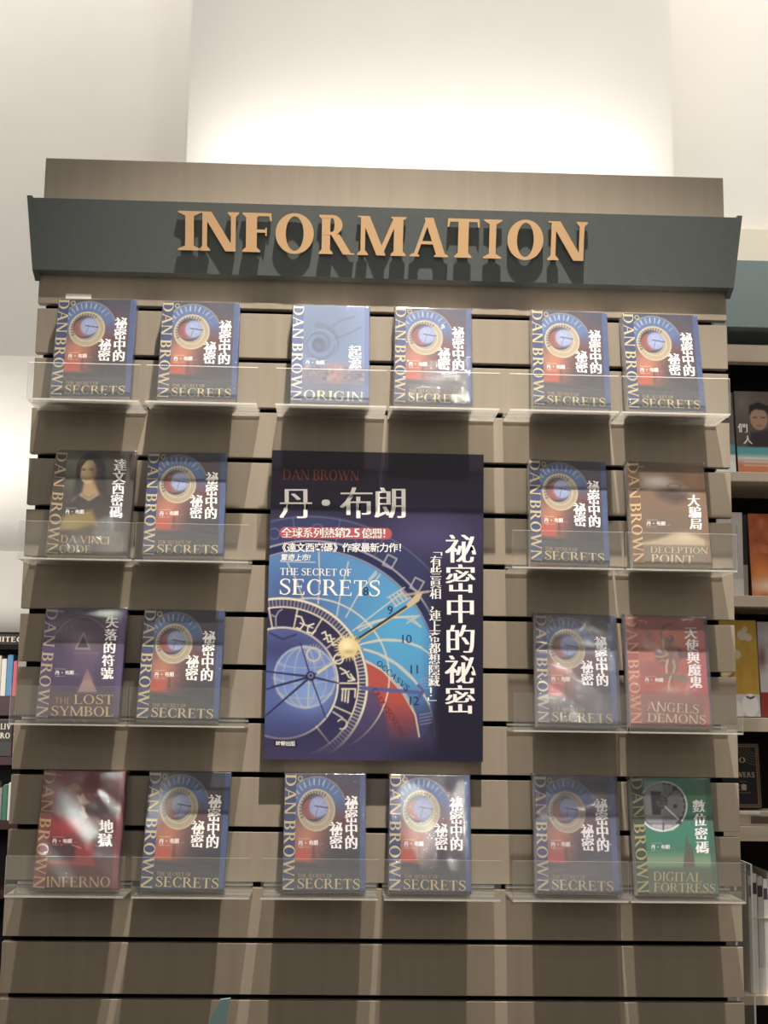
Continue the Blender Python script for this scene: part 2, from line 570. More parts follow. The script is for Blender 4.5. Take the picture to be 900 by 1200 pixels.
    def han(s, text, x, y, size, c, step=None, vertical=True, song=True, fat=1.0, lay=1, sx=1.0, slant=0.0, tilt=(0, 0)):
        """glyph cells centred at (x,y), advancing down or right; song = thin horizontals and heavy stems"""
        step = step or size
        off = (-.012 if fat < 1.2 else -.005) if song else .016
        sm_ = (-.034 * fat, -.011 * fat, .011 * fat, .034 * fat) if song else (0,)
        for i, ch in enumerate(text):
            if ch != ' ':
                V, F = cjk(ch, off)
                for di, d in enumerate(sm_):
                    cx = x + (0 if vertical else i * step) + tilt[0] * i
                    cy = y + (i * step if vertical else 0) + tilt[1] * i
                    pts = [(cx + ((p[0] - .5 + d) * sx + slant * (p[1] - .38)) * size, cy - (p[1] - .38) * size) for p in V]
                    s._add(pts, F, c, lay, di * 0.000006)

    # ---- mesh
    def arrays(s):
        nx, ny = s.nx, s.ny
        G = np.stack([(s.U - .5) * s.W, np.zeros_like(s.U), (1 - s.V) * s.Hh], -1).reshape(-1, 3)
        idx = np.arange((nx + 1) * (ny + 1)).reshape(ny + 1, nx + 1)
        Q = np.stack([idx[1:, :-1], idx[1:, 1:], idx[:-1, 1:], idx[:-1, :-1]], -1).reshape(-1, 4)
        return G, Q, s.C.reshape(-1, 3)

    def mesh(s, name, extra=(), mats=()):
        """extra: list of (verts, faces, colour) boxes joined to the sheet"""
        G, Q, C = s.arrays()
        V = [G]
        cols = [C]
        faces = [Q.reshape(-1)]
        lens = [np.full(len(Q), 4)]
        n = len(G)
        if s.nt:
            V.append(np.array(s.tv)); cols.append(np.array(s.tc, float))
            # keep every lettering face turned to the front (-y)
            tv = np.array(s.tv)
            fl = []
            for f in s.tf:
                p = tv[f]
                ar = sum(p[i][0] * p[(i + 1) % len(f)][2] - p[(i + 1) % len(f)][0] * p[i][2] for i in range(len(f)))
                fl.append(f if ar > 0 else f[::-1])
            faces.append(np.concatenate([np.array(f) for f in fl]) + n)
            lens.append(np.array([len(f) for f in fl]))
            n += len(tv)
        for vs, fs, c in extra:
            V.append(np.array(vs, float)); cols.append(np.tile(np.asarray(c, float), (len(vs), 1)))
            faces.append(np.concatenate([np.array(f) for f in fs]) + n)
            lens.append(np.array([len(f) for f in fs]))
            n += len(vs)
        V = np.concatenate(V); cols = np.concatenate(cols); faces = np.concatenate(faces); lens = np.concatenate(lens)
        me = bpy.data.meshes.new(name)
        me.vertices.add(len(V))
        me.vertices.foreach_set('co', V.astype(np.float32).reshape(-1))
        me.loops.add(len(faces))
        me.loops.foreach_set('vertex_index', faces.astype(np.int32))
        me.polygons.add(len(lens))
        me.polygons.foreach_set('loop_start', np.concatenate([[0], np.cumsum(lens)[:-1]]).astype(np.int32))
        me.polygons.foreach_set('loop_total', lens.astype(np.int32))
        me.update(calc_edges=True)
        me.validate()
        at = me.color_attributes.new('Col', 'FLOAT_COLOR', 'POINT')
        ca = np.ones((len(V), 4), np.float32)
        g = cols.mean(1, keepdims=True)
        ca[:, :3] = lin(np.clip(g + (cols - g) * s.sat, 0, 255))
        at.data.foreach_set('color', ca.reshape(-1))
        for m in mats:
            me.materials.append(m)
        return me


def box_vf(x0, x1, y0, y1, z0, z1):
    vs = [(x0, y0, z0), (x1, y0, z0), (x1, y1, z0), (x0, y1, z0), (x0, y0, z1), (x1, y0, z1), (x1, y1, z1), (x0, y1, z1)]
    fs = [(3, 2, 1, 0), (4, 5, 6, 7), (0, 1, 5, 4), (1, 2, 6, 5), (2, 3, 7, 6), (3, 0, 4, 7)]
    return vs, fs



# ================================================================== THE SETTING
tag(box('floor', M_FLOOR, -4.2, 3.2, -3.6, 5.6, -0.05, 0.0), kind='structure')
COLZ = 5.0
tag(box('wall_column', M_WALL, -0.4275, 0.6287, 0.17, 0.78, 0.0, COLZ), kind='structure')          # pale pier behind the display
tag(box('wall_back_left', M_WALL, -4.2, -0.10, 0.80, 1.00, Z0 + 0.012, COLZ), kind='structure')  # bulkhead, left of the pier
tag(box('wall_back_right', M_WALL, 0.30, 3.2, 0.80, 1.00, 0.0, COLZ), kind='structure')
tag(box('wall_lower_right', M_DADO, 0.6292, 3.2, 0.765, 0.7995, 0.0, Z0 + 0.398), kind='structure')
tag(box('ceiling', M_WALL, -4.2, -0.02, 1.00, 5.50, Z0 + 0.03, Z0 + 0.10), kind='structure')
tag(box('wall_far', M_WALL, -4.2, 0.10, 5.50, 5.60, 0.0, Z0 + 0.10), kind='structure')
# ------------------------------------------------------------------ slatted display panel
HW = 0.6851
panel = empty('slatwall_panel', (0, 0, 0), 'tall taupe slatted display wall with black horizontal grooves, carrying the acrylic trays', 'display wall')
GR = 0.005
bm = bmesh.new()
box_bm(bm, -HW, HW, 0.0, 0.018, Z0 - 0.1 + GR, Z0 + 0.2065)
from_bm('header_slat', bm, M_WOOD, panel, None, 0.0008)
for k in range(1, 24):
    bm = bmesh.new()
    lo = Z0 - 0.1 * (k + 1) + GR if k < 23 else 0.0
    box_bm(bm, -HW, HW, 0.0, 0.018, lo, Z0 - 0.1 * k - GR)
    from_bm('slat', bm, M_WOOD, panel, None, 0.0008)
box('backing_board', M_BLACK, -HW + 0.012, HW - 0.026, 0.0181, 0.030, 0.0, Z0 + 0.19, panel)

# ------------------------------------------------------------------ projecting sign
sign = empty('information_sign', (0, 0, Z0), 'long charcoal fascia sign leaning outward with raised gold capital letters', 'sign')
prof = [(-0.0005, 0.100), (-0.056, 0.100), (-0.022, -0.0335), (-0.0005, -0.0365)]
bm = bmesh.new()
prism_bm(bm, prof, 1, 2, 0, -0.688, 0.688)
for v in bm.verts: v.co.x *= 1.0 + 0.10 * (v.co.z - 0.03)
from_bm('fascia', bm, M_SIGN, sign)
cap = [(-0.0005, 0.103), (-0.0595, 0.103), (-0.0245, -0.0345), (-0.0005, -0.050)]
for a, b in ((-0.698, -0.688), (0.688, 0.698)):
    bm = bmesh.new()
    prism_bm(bm, cap, 1, 2, 0, a, b)
    for v in bm.verts: v.co.x *= 1.0 + 0.10 * (v.co.z - 0.03)
    from_bm('end_cap', bm, M_SIGN, sign)
TOPZ, TOPY, BOTZ, BOTY = 0.100, -0.056, -0.0335, -0.022
fl = math.hypot(TOPZ - BOTZ, TOPY - BOTY)
ud = ((TOPY - BOTY) / fl, (TOPZ - BOTZ) / fl)          # up along the face (y,z)
nd = (-ud[1], ud[0])                                    # out of the face
spans = [('I', -.4100, -.3650), ('N', -.3690, -.2912), ('F', -.2845, -.2274), ('O', -.2198, -.1450), ('R', -.1348, -.0650), ('M', -.0590, .0362),
         ('A', .0440, .1201), ('T', .1172, .1810), ('I', .1890, .2250), ('O', .2362, .3075), ('N', .3165, .3945)]
for ch, xa, xb in spans:
    P, W = glyph(ch, T=.225, h=.08, sl=.19 if ch == 'I' else .075, st=.035, br=.085)
    xs = [p[0] for q in P for p in q]
    a, b = min(xs), max(xs)
    bm = bmesh.new()
    s0 = 0.044
    CAP = 0.0755
    for qi, q in enumerate(P):
        top = 0.0080 + qi * 0.000006
        A, B = [], []
        for px, py in q:
            X = xa + (px - a) / (b - a) * (xb - xa)
            s = s0 + py * CAP
            y, z = BOTY + ud[0] * s, BOTZ + ud[1] * s
            A.append(bm.verts.new((X, y + nd[0] * 0.0028, z + nd[1] * 0.0028)))
            B.append(bm.verts.new((X, y + nd[0] * top, z + nd[1] * top)))
        bm.faces.new(B).material_index = 0
        n = len(A)
        for i in range(n):
            bm.faces.new((A[i], B[i], B[(i + 1) % n], A[(i + 1) % n])).material_index = 1
        bm.faces.new(A[::-1]).material_index = 1
    s = s0 + CAP * .5
    xm = (xa + xb) / 2
    y, z = BOTY + ud[0] * s, BOTZ + ud[1] * s
    let = from_bm('letter', bm, [M_GOLD, M_GOLDSIDE], sign)
    bm = bmesh.new()
    for q in P[:1]:                                       # stand-off pin behind the first stroke
        px = xa + (sum(v[0] for v in q) / len(q) - a) / (b - a) * (xb - xa)
        s = s0 + CAP * sum(v[1] for v in q) / len(q)
        y, z = BOTY + ud[0] * s, BOTZ + ud[1] * s
        box_bm(bm, px - .002, px + .002, y - .0036, y, z - .002, z + .002)
    from_bm('pin', bm, M_BLACK, let)

# ------------------------------------------------------------------ book covers
BW, BH, BT = 0.1490, 0.2112, 0.030
GOLD = (196, 176, 118)


def new_cover(corners):
    s = Sheet(BW, BH, corners, 110, 156)
    s.sat = 0.74
    return s


def strip(s, col, tcol, u=.142):
    s.blend((s.U < u) * 1.0, col)
    # vertical author lettering reading downwards
    ax, ay = hmap(s.to, .006, .004)
    bx, by = hmap(s.to, .006, .988)
    cw = abs(hmap(s.to, .140, .5)[0] - hmap(s.to, .006, .5)[0])
    s.serif('DAN BROWN', ax, ay, bx, by, cw, tcol, T=.17, h=.06, gap=.10, space=.28)


def author(s, x, y, k=1.0):
    s.han('丹', x, y, 30 * k, (240, 236, 230), song=False)
    s.han('・', x + 32 * k, y, 27 * k, (240, 236, 230), song=False)
    s.han('布朗', x + 66 * k, y, 30 * k, (240, 236, 230), step=29 * k, vertical=False, song=False)
    s.seg(x - 12 * k, y - 24 * k, x + 58 * k, y - 23 * k, 2.6, (205, 195, 190), .8)
    s.seg(x - 12 * k, y + 22 * k, x + 18 * k, y + 23 * k, 3.0, (205, 195, 190), .8)
    s.seg(x + 32 * k, y + 23 * k, x + 52 * k, y + 23 * k, 2.6, (205, 195, 190), .6)
    s.seg(x + 120 * k, y + 10 * k, x + 140 * k, y + 10 * k, 2.2, (190, 180, 175), .6)


def lowerband(s, c, v0=.80, k=.75):
    s.blend(np.clip((s.V - v0 + .02 * np.sin(s.U * 2.4)) / .012, 0, 1) * k, c)


WHITE = (244, 240, 234)


def art_clock():
    s = new_cover([(168, 58), (672, 78), (650, 722), (137, 712)])
    s.fill((58, 64, 84))
    s.glow(560, 120, 150, 120, (54, 64, 84), .8)
    s.glow(500, 300, 120, 160, (120, 52, 48), .8)
    s.glow(300, 420, 130, 130, (196, 112, 78), .95)
    s.glow(265, 540, 90, 70, (206, 82, 56), .9)
    s.glow(470, 430, 90, 90, (84, 62, 64), .7)
    s.glow(560, 560, 160, 90, (58, 60, 66), .9)
    # outer dial: blue disc with pale numerals, gold rims
    m = np.clip((300 - s.Y) / 90, 0, 1) * np.clip((560 - s.X) / 120, 0, 1)
    s.disc(360, 270, 190, (72, 102, 160), .95, mask=np.clip((330 - s.Y) / 120, 0, 1))
    s.ring(360, 270, 188, 6, (150, 138, 96), .9, a0=20, a1=165)
    for i in range(13):
        a = math.radians(38 + i * 11)
        c, d = math.cos(a), -math.sin(a)
        s.seg(360 + 142 * c, 270 + 142 * d, 360 + 176 * c, 270 + 176 * d, 5, (206, 204, 190), .8 if i > 2 else .45)
        a2 = a + .06
        if i % 2: s.seg(360 + 146 * math.cos(a2), 270 - 146 * math.sin(a2), 360 + 174 * c, 270 + 174 * d, 4, (190, 196, 205), .6)
    # outer gold numerals on the left rim
    for i in range(3):
        a = math.radians(118 + i * 17)
        s.ring(360 + 205 * math.cos(a), 270 - 205 * math.sin(a), 13, 6, (204, 186, 128), .9)
    # zodiac ring
    s.disc(360, 268, 118, (172, 158, 128), 1)
    s.disc(360, 268, 113, (160, 146, 118), 1)
    for i in range(26):
        a = math.radians(55 + i * 10.5)
        c, d = math.cos(a), -math.sin(a)
        if i < 15:
            s.seg(360 + 88 * c, 268 + 88 * d, 360 + 106 * c, 268 + 106 * d, 7, (62, 56, 62), .75)
        else:
            s.seg(360 + 92 * c, 268 + 92 * d, 360 + 104 * c, 268 + 104 * d, 4, (196, 176, 140), .6)
    s.ring(360, 268, 112, 5, (206, 188, 140), .85)
    s.ring(360, 268, 82, 5, (206, 190, 146), .85)
    s.disc(348, 254, 78, (64, 58, 74), 1)
    s.disc(330, 262, 56, (160, 74, 62), .85)
    s.glow(372, 252, 54, 60, (126, 142, 190), 1, 4)
    s.disc(374, 250, 56, (136, 150, 196), .85)
    s.ring(384, 240, 30, 3, (168, 178, 208), .6)
    for a in (10, 60, 120, 200, 260, 320):
        s.seg(376, 252, 376 + 50 * math.cos(math.radians(a)), 252 - 50 * math.sin(math.radians(a)), 2, (178, 186, 214), .6)
    s.seg(352, 244, 432, 258, 6, (46, 44, 66), .9)
    s.seg(372, 250, 356, 300, 4, (66, 66, 96), .7)
    # figure under the dial and warm block
    s.poly([(214, 486), (312, 490), (310, 545), (212, 540)], (196, 70, 48), .55, 20)
    s.poly([(322, 545), (330, 470), (345, 462), (352, 545)], (88, 58, 56), .55, 8)
    s.poly([(212, 545), (400, 560), (640, 600), (640, 735), (120, 730)], (66, 70, 78), .9, 16)
    s.path([(212, 566), (330, 575), (450, 586), (560, 600), (640, 614)], 4, (40, 44, 58), .8)
    s.blend((s.U > .935) * .85, (62, 84, 140))
    s.blend((s.V > .975) * .7, (56, 70, 112))
    s.noise(2.0, 3, 30, 40)
    strip(s, (46, 62, 112), GOLD)
    s.han('祕密中的', 580, 233, 82, WHITE, fat=1.3, step=73, tilt=(-2.5, 0))
    s.han('祕密', 481, 374, 82, WHITE, fat=1.3, step=73, tilt=(-2.5, 0))
    author(s, 258, 447)
    s.serif('THE SECRET OF', 236, 634, 450, 640, 20, (168, 152, 108), T=.13, h=.06)
    s.serif('SECRETS', 230, 694, 618, 706, 54, GOLD, T=.15, h=.05, gap=.07)
    return s


def art_spiral():
    s = new_cover([(165, 80), (658, 92), (655, 718), (148, 712)])
    s.fill((108, 134, 176))
    s.glow(380, 250, 230, 220, (96, 116, 146), .9)
    s.glow(420, 620, 260, 80, (98, 108, 130), .9)
    for i in range(90):
        a = i * .16
        r = 12 + 8.2 * a
        s.disc(335 + r * math.cos(a), 335 - r * .95 * math.sin(a), 6 + a * .9, (84, 98, 120) if i % 2 else (88, 104, 128), .35)
    s.disc(335, 338, 46, (72, 82, 100), .45)
    s.ring(345, 345, 100, 6, (140, 158, 180), .45)
    s.path([(420, 220), (480, 180), (560, 160)], 16, (84, 98, 118), .4)
    s.path([(440, 300), (520, 270), (600, 230)], 16, (84, 98, 118), .4)
    s.poly([(220, 470), (640, 470), (640, 590), (220, 590)], (126, 116, 128), .7, 40)
    s.glow(440, 520, 70, 60, (178, 126, 120), .8)
    r = np.random.RandomState(4)
    for i in range(60):
        s.disc(225 + 410 * r.rand(), 480 + 90 * r.rand(), 6 + 8 * r.rand(), (170, 156, 160) if r.rand() > .5 else (90, 84, 100), .4)
    s.poly([(405, 590), (430, 460), (450, 460), (480, 590)], (170, 120, 118), .4, 20)
    s.path([(218, 594), (430, 600), (650, 608)], 4, (70, 84, 120), .6)
    s.blend((s.U > .94) * .8, (88, 110, 168))
    strip(s, (80, 100, 158), (228, 218, 176))
    s.han('起源', 566, 383, 84, WHITE, fat=1.3, step=76)
    author(s, 260, 456)
    s.serif('ORIGIN', 232, 695, 618, 708, 60, (232, 222, 176), T=.15, h=.05, gap=.07)
    return s


def art_portrait():
    # plain generic portrait in dark olive tones: a long-haired sitter seen from the front
    s = new_cover([(282, 70), (803, 88), (748, 755), (215, 752)])
    s.fill((58, 54, 36))
    s.glow(390, 140, 90, 90, (104, 112, 76), .8)
    s.glow(650, 150, 90, 90, (84, 84, 52), .7)
    s.glow(380, 280, 60, 60, (98, 108, 92), .6)
    s.disc(512, 210, 98, (34, 25, 16), 1, ry=122)
    s.poly([(418, 230), (606, 230), (632, 420), (392, 420)], (36, 28, 18), .9, 30)
    s.poly([(330, 470), (400, 360), (620, 350), (720, 480), (720, 620), (310, 620)], (48, 40, 24), .95, 30)
    s.poly([(468, 270), (536, 270), (556, 330), (596, 400), (530, 436), (446, 430), (396, 402), (452, 345)], (176, 138, 82), .95, 22)
    s.glow(440, 400, 50, 24, (204, 168, 104), .7)
    s.poly([(380, 420), (440, 352), (500, 384), (560, 350), (620, 410), (640, 470), (360, 470)], (52, 44, 28), 1, 12)
    s.poly([(440, 350), (500, 386), (560, 348), (566, 366), (500, 406), (436, 370)], (168, 150, 112), .8, 6)
    s.disc(492, 208, 56, (190, 152, 98), 1, ry=84)
    s.glow(470, 180, 30, 50, (216, 184, 128), .8)
    s.glow(540, 220, 24, 70, (110, 80, 50), .75)
    s.glow(466, 198, 14, 8, (92, 64, 38), .9); s.glow(516, 198, 14, 8, (84, 58, 36), .9)
    s.seg(492, 200, 486, 238, 5, (150, 112, 68), .6)
    s.seg(474, 262, 508, 262, 5, (146, 84, 56), .7)
    s.path([(425, 300), (440, 180), (480, 128), (540, 128), (585, 190), (600, 320)], 20, (30, 22, 14), .9)
    s.poly([(330, 500), (520, 460), (560, 560), (300, 600)], (150, 128, 52), .85, 30)
    s.glow(380, 560, 90, 50, (156, 136, 56), .8)
    s.poly([(290, 590), (760, 610), (740, 760), (210, 760)], (66, 58, 42), .9, 20)
    s.blend((s.U > .93) * .6, (64, 50, 40))
    s.path([(300, 592), (500, 592), (760, 612)], 4, (96, 84, 52), .6)
    strip(s, (66, 54, 38), (186, 156, 100))
    s.han('達文西密碼', 706, 172, 84, WHITE, fat=1.3, step=76, tilt=(-7, 0))
    author(s, 358, 473)
    s.serif('DA VINCI', 312, 672, 636, 684, 48, (170, 142, 88), T=.15, h=.05)
    s.serif('CODE', 303, 736, 516, 740, 48, (170, 142, 88), T=.15, h=.05)
    return s


def art_fog():
    s = new_cover([(135, 68), (628, 82), (683, 752), (165, 745)])
    s.fill((128, 96, 66))
    s.glow(560, 180, 90, 160, (158, 110, 66), .8)
    s.glow(350, 480, 200, 90, (112, 96, 76), .8)
    s.poly([(230, 150), (380, 165), (480, 215), (535, 262), (480, 275), (360, 250), (230, 230)], (186, 164, 148), .85, 60)
    s.glow(330, 190, 80, 36, (214, 204, 196), .8)
    s.poly([(300, 250), (430, 240), (530, 265), (520, 320), (450, 335), (350, 300)], (74, 54, 46), .85, 50)
    s.ring(440, 222, 40, 5, (116, 84, 66), .6, ry=16)
    s.glow(300, 245, 70, 12, (220, 196, 166), .7)
    s.poly([(210, 600), (330, 570), (440, 530), (520, 530), (660, 580), (660, 620), (210, 620)], (206, 184, 142), .8, 22)
    s.glow(520, 560, 80, 30, (216, 198, 156), .8)
    s.poly([(210, 606), (680, 612), (690, 770), (160, 760)], (126, 112, 92), .9, 16)
    s.blend((s.U > .93) * .5, (140, 96, 60))
    strip(s, (128, 92, 58), (216, 178, 118))
    s.seg(206, 98, 244, 99, 5, (220, 210, 200), .8)
    s.han('大騙局', 566, 316, 82, WHITE, fat=1.3, step=76, tilt=(7, 0))
    author(s, 270, 467)
    s.serif('DECEPTION', 278, 662, 656, 664, 40, (206, 182, 138), T=.14, h=.05, gap=.05)
    s.serif('POINT', 282, 726, 562, 732, 54, (214, 192, 150), T=.15, h=.05)
    return s


def art_eye():
    s = new_cover([(245, 90), (770, 102), (718, 828), (175, 825)])
    s.fill((70, 52, 90))
    s.glow(480, 260, 200, 130, (58, 44, 66), .9)
    s.glow(480, 430, 160, 90, (84, 64, 96), .8)
    s.ring(480, 330, 176, 6, (128, 104, 112), .8, a0=25, a1=155)
    s.ring(480, 330, 205, 5, (96, 78, 96), .6, a0=25, a1=155)
    for i, ch in enumerate('NVIT'):
        s.seg(305 + i * 34, 268 - i * 14, 318 + i * 34, 238 - i * 10, 8, (112, 88, 94), .6)
    s.glow(485, 325, 90, 70, (150, 120, 122), .5)
    s.poly([(490, 250), (535, 370), (430, 368)], (150, 124, 122), .9, 8)
    s.poly([(490, 276), (522, 356), (448, 356)], (56, 42, 58), .95, 6)
    s.poly([(420, 380), (590, 385), (545, 560), (400, 540)], (96, 72, 104), .6, 30)
    s.path([(430, 392), (585, 394)], 8, (118, 92, 112), .6)
    s.poly([(515, 500), (580, 650), (450, 650)], (168, 128, 118), .9, 14)
    s.poly([(515, 500), (560, 570), (480, 570)], (130, 92, 110), .6, 10)
    s.glow(300, 690, 60, 40, (150, 90, 66), .6)
    s.poly([(180, 650), (730, 660), (720, 840), (170, 830)], (80, 62, 66), .8, 24)
    s.blend((s.U > .93) * .7, (80, 62, 116))
    strip(s, (74, 56, 108), (184, 160, 118))
    s.seg(322, 116, 360, 117, 5, (220, 210, 220), .8)
    s.han('失落的符號', 676, 190, 84, WHITE, fat=1.3, step=84, tilt=(-8, 0))
    author(s, 318, 520)
    s.serif('THE', 300, 722, 410, 726, 40, (158, 112, 74), T=.14, h=.05)
    s.serif('LOST', 428, 726, 686, 728, 60, (190, 166, 110), T=.14, h=.05)
    s.serif('SYMBOL', 276, 802, 684, 808, 62, (190, 166, 110), T=.14, h=.05)
    return s


def art_statue():
    s = new_cover([(95, 98), (603, 118), (652, 838), (118, 835)])
    s.fill((186, 76, 52))
    s.glow(340, 220, 200, 150, (206, 96, 60), .8)
    s.glow(240, 250, 40, 60, (128, 54, 44), .8)
    s.glow(250, 450, 90, 50, (150, 82, 66), .7)
    # carved group: one figure with a raised curved arm over a crouching one
    s.path([(338, 268), (326, 222), (344, 176), (376, 158), (398, 158)], 13, (126, 84, 62), 1)
    s.poly([(330, 262), (366, 240), (412, 262), (440, 330), (452, 400), (436, 470), (362, 476), (346, 400), (338, 330)], (136, 88, 64), 1, 14)
    s.disc(392, 252, 21, (104, 64, 48), 1, ry=25)
    s.glow(386, 246, 10, 12, (168, 116, 84), .8)
    s.path([(340, 262), (346, 320), (366, 352)], 16, (196, 156, 118), .85)
    s.path([(408, 276), (436, 318), (426, 352)], 13, (156, 108, 78), .9)
    s.poly([(428, 300), (480, 340), (512, 342), (498, 376), (452, 388)], (84, 50, 42), .9, 12)
    s.poly([(286, 372), (318, 336), (360, 346), (378, 392), (350, 428), (300, 414)], (126, 80, 58), .95, 12)
    s.disc(304, 352, 19, (112, 70, 52), 1)
    s.path([(296, 366), (332, 372), (362, 360)], 9, (198, 156, 116), .8)
    s.path([(310, 406), (338, 392), (372, 402)], 9, (178, 132, 98), .8)
    s.path([(372, 392), (362, 436), (364, 476)], 15, (208, 168, 130), .85)
    s.path([(410, 396), (418, 440), (408, 474)], 15, (190, 148, 112), .85)
    s.path([(388, 300), (394, 350), (388, 400)], 7, (92, 56, 44), .7)
    s.poly([(300, 490), (470, 480), (510, 520), (500, 548), (420, 530), (320, 512)], (132, 102, 76), .95, 12)
    s.path([(390, 500), (375, 560), (380, 600)], 10, (214, 200, 170), .7)
    s.path([(396, 520), (415, 590)], 7, (96, 62, 50), .8)
    s.glow(400, 600, 80, 40, (206, 160, 122), .7)
    s.poly([(190, 612), (640, 600), (655, 850), (110, 845)], (150, 76, 60), .85, 40)
    s.poly([(216, 660), (610, 670), (630, 820), (220, 815)], (128, 70, 56), .7, 30)
    s.blend((s.U > .92) * .7, (186, 62, 50))
    s.blend((s.V < .02) * .7, (170, 70, 60))
    strip(s, (176, 68, 46), (226, 148, 98))
    s.seg(180, 132, 216, 135, 5, (226, 214, 204), .8)
    s.han('天使與魔鬼', 524, 212, 86, WHITE, fat=1.3, step=81, tilt=(8, 0))
    author(s, 232, 525)
    s.serif('ANGELS', 228, 732, 575, 746, 60, (214, 176, 124), T=.14, h=.05)
    s.serif('&', 590, 740, 614, 741, 30, (186, 140, 100))
    s.serif('DEMONS', 232, 808, 620, 816, 58, (214, 176, 124), T=.14, h=.05)
    return s


def art_profile():
    s = new_cover([(285, 75), (825, 78), (765, 855), (212, 852)])
    s.fill((116, 22, 24))
    s.glow(470, 130, 200, 100, (150, 26, 26), .8)
    s.glow(430, 440, 140, 80, (190, 30, 28), .9)
    s.glow(660, 330, 140, 70, (66, 26, 28), .9)
    s.glow(680, 560, 90, 140, (58, 22, 24), .8)
    s.glow(480, 330, 120, 60, (70, 22, 24), .8)
    # carved head in profile, facing right
    s.poly([(385, 200), (430, 160), (500, 148), (540, 190), (556, 240), (592, 282), (560, 300), (555, 330), (584, 380), (560, 392), (500, 350), (400, 360), (370, 290)], (104, 48, 38), .9, 14)
    s.poly([(425, 190), (470, 155), (505, 160), (536, 200), (500, 205), (450, 215)], (176, 120, 76), .8, 14)
    s.poly([(500, 232), (545, 225), (560, 255), (588, 284), (556, 296), (520, 285), (505, 255)], (200, 146, 96), .9, 10)
    s.poly([(530, 300), (552, 318), (556, 345), (580, 380), (558, 388), (535, 350)], (186, 124, 82), .8, 10)
    s.disc(520, 232, 10, (54, 22, 20), .8)
    s.path([(380, 215), (365, 290), (385, 350)], 12, (140, 66, 48), .5)
    s.poly([(330, 560), (490, 560), (500, 650), (330, 660)], (58, 24, 24), .85, 30)
    s.poly([(500, 560), (610, 540), (620, 700), (480, 690)], (170, 34, 32), .8, 24)
    s.seg(300, 670, 620, 690, 22, (186, 36, 34), .7)
    s.seg(470, 560, 530, 582, 6, (226, 176, 160), .7)
    s.poly([(270, 700), (770, 690), (765, 870), (205, 865)], (84, 34, 34), .9, 30)
    s.blend((s.U > .93) * .75, (140, 50, 56))
    strip(s, (128, 40, 34), (186, 144, 88))
    s.seg(364, 103, 402, 104, 5, (220, 190, 180), .8)
    s.han('地獄', 696, 440, 96, WHITE, fat=1.3, step=88, tilt=(-8, 0))
    author(s, 356, 535, 1.05)
    s.serif('INFERNO', 302, 834, 724, 834, 66, (176, 150, 98), T=.14, h=.05)
    return s


def art_vault():
    s = new_cover([(118, 110), (635, 128), (700, 875), (165, 870)])
    s.fill((52, 130, 98))
    s.glow(560, 200, 110, 130, (70, 126, 78), .8)
    s.glow(450, 480, 260, 60, (38, 140, 104), .8)
    s.poly([(200, 610), (680, 610), (700, 700), (200, 690)], (140, 158, 116), .8, 60)
    # round grey vault door
    s.disc(330, 300, 162, (232, 232, 230), 1)
    s.disc(330, 298, 152, (70, 72, 76), 1)
    s.disc(330, 298, 138, (116, 118, 122), 1)
    for i in range(24):
        a = math.radians(i * 15 + 5)
        s.seg(330 + 132 * math.cos(a), 298 - 132 * math.sin(a), 330 + 150 * math.cos(a), 298 - 150 * math.sin(a), 5, (180, 182, 184), .7)
    s.poly([(205, 130), (330, 140), (325, 410), (220, 400)], (150, 152, 158), .8, 14)
    s.poly([(250, 200), (320, 205), (320, 355), (262, 352)], (52, 54, 58), .95, 8)
    s.disc(320, 275, 40, (96, 98, 102), 1)
    s.ring(320, 275, 36, 7, (50, 52, 56), .9)
    s.ring(330, 250, 24, 5, (40, 42, 46), .9, ry=14)
    for a in (20, 80, 140, 200, 260, 320):
        s.seg(320, 278, 320 + 48 * math.cos(math.radians(a)), 278 - 48 * math.sin(math.radians(a)), 6, (64, 66, 70), .8)
    s.seg(345, 300, 448, 398, 9, (222, 224, 226), 1)
    s.seg(360, 240, 420, 180, 7, (60, 62, 66), .9)
    s.disc(440, 402, 16, (52, 54, 56), 1)
    s.disc(410, 185, 16, (44, 46, 50), 1)
    s.disc(412, 300, 14, (52, 54, 58), .9)
    s.poly([(235, 415), (440, 420), (400, 455), (300, 455)], (206, 208, 210), .7, 8)
    s.seg(335, 408, 335, 450, 10, (60, 62, 64), .9)
    # spire
    s.poly([(487, 470), (500, 540), (528, 560), (545, 700), (465, 700), (478, 560)], (82, 92, 74), .95, 7)
    s.poly([(470, 620), (530, 620), (530, 690), (470, 690)], (120, 84, 70), .6, 10)
    s.poly([(205, 700), (690, 690), (705, 890), (165, 885)], (84, 96, 78), .9, 30)
    s.blend((s.U > .93) * .7, (54, 96, 74))
    strip(s, (54, 78, 62), (170, 158, 98))
    s.han('數位密碼', 566, 300, 86, WHITE, fat=1.3, step=88, tilt=(8, 0))
    author(s, 268, 560)
    s.serif('DIGITAL', 268, 778, 586, 786, 58, (178, 162, 106), T=.14, h=.05)
    s.serif('FORTRESS', 272, 850, 676, 856, 58, (178, 162, 106), T=.14, h=.05)
    return s


def cover_mesh(s, name, spine):
    h = BW / 2
    ex = [box_vf(-h, h, 0.0003, 0.0009, 0, BH) + (spine,),
          box_vf(h - 0.0006, h, 0.0009, BT - 0.0006, 0, BH) + (spine,),
          box_vf(-h, h, BT - 0.0006, BT, 0, BH) + (spine,)]
    return s.mesh(name, ex, [M_PRINT])


bm = bmesh.new()
box_bm(bm, -BW / 2 + 0.0004, BW / 2 - 0.0009, 0.0012, BT - 0.0009, 0.0004, BH - 0.0004)
me_pages = bpy.data.meshes.new('page_block')
bmesh.ops.recalc_face_normals(bm, faces=bm.faces[:])
bm.to_mesh(me_pages)
bm.free()
me_pages.materials.append(M_PAGE)


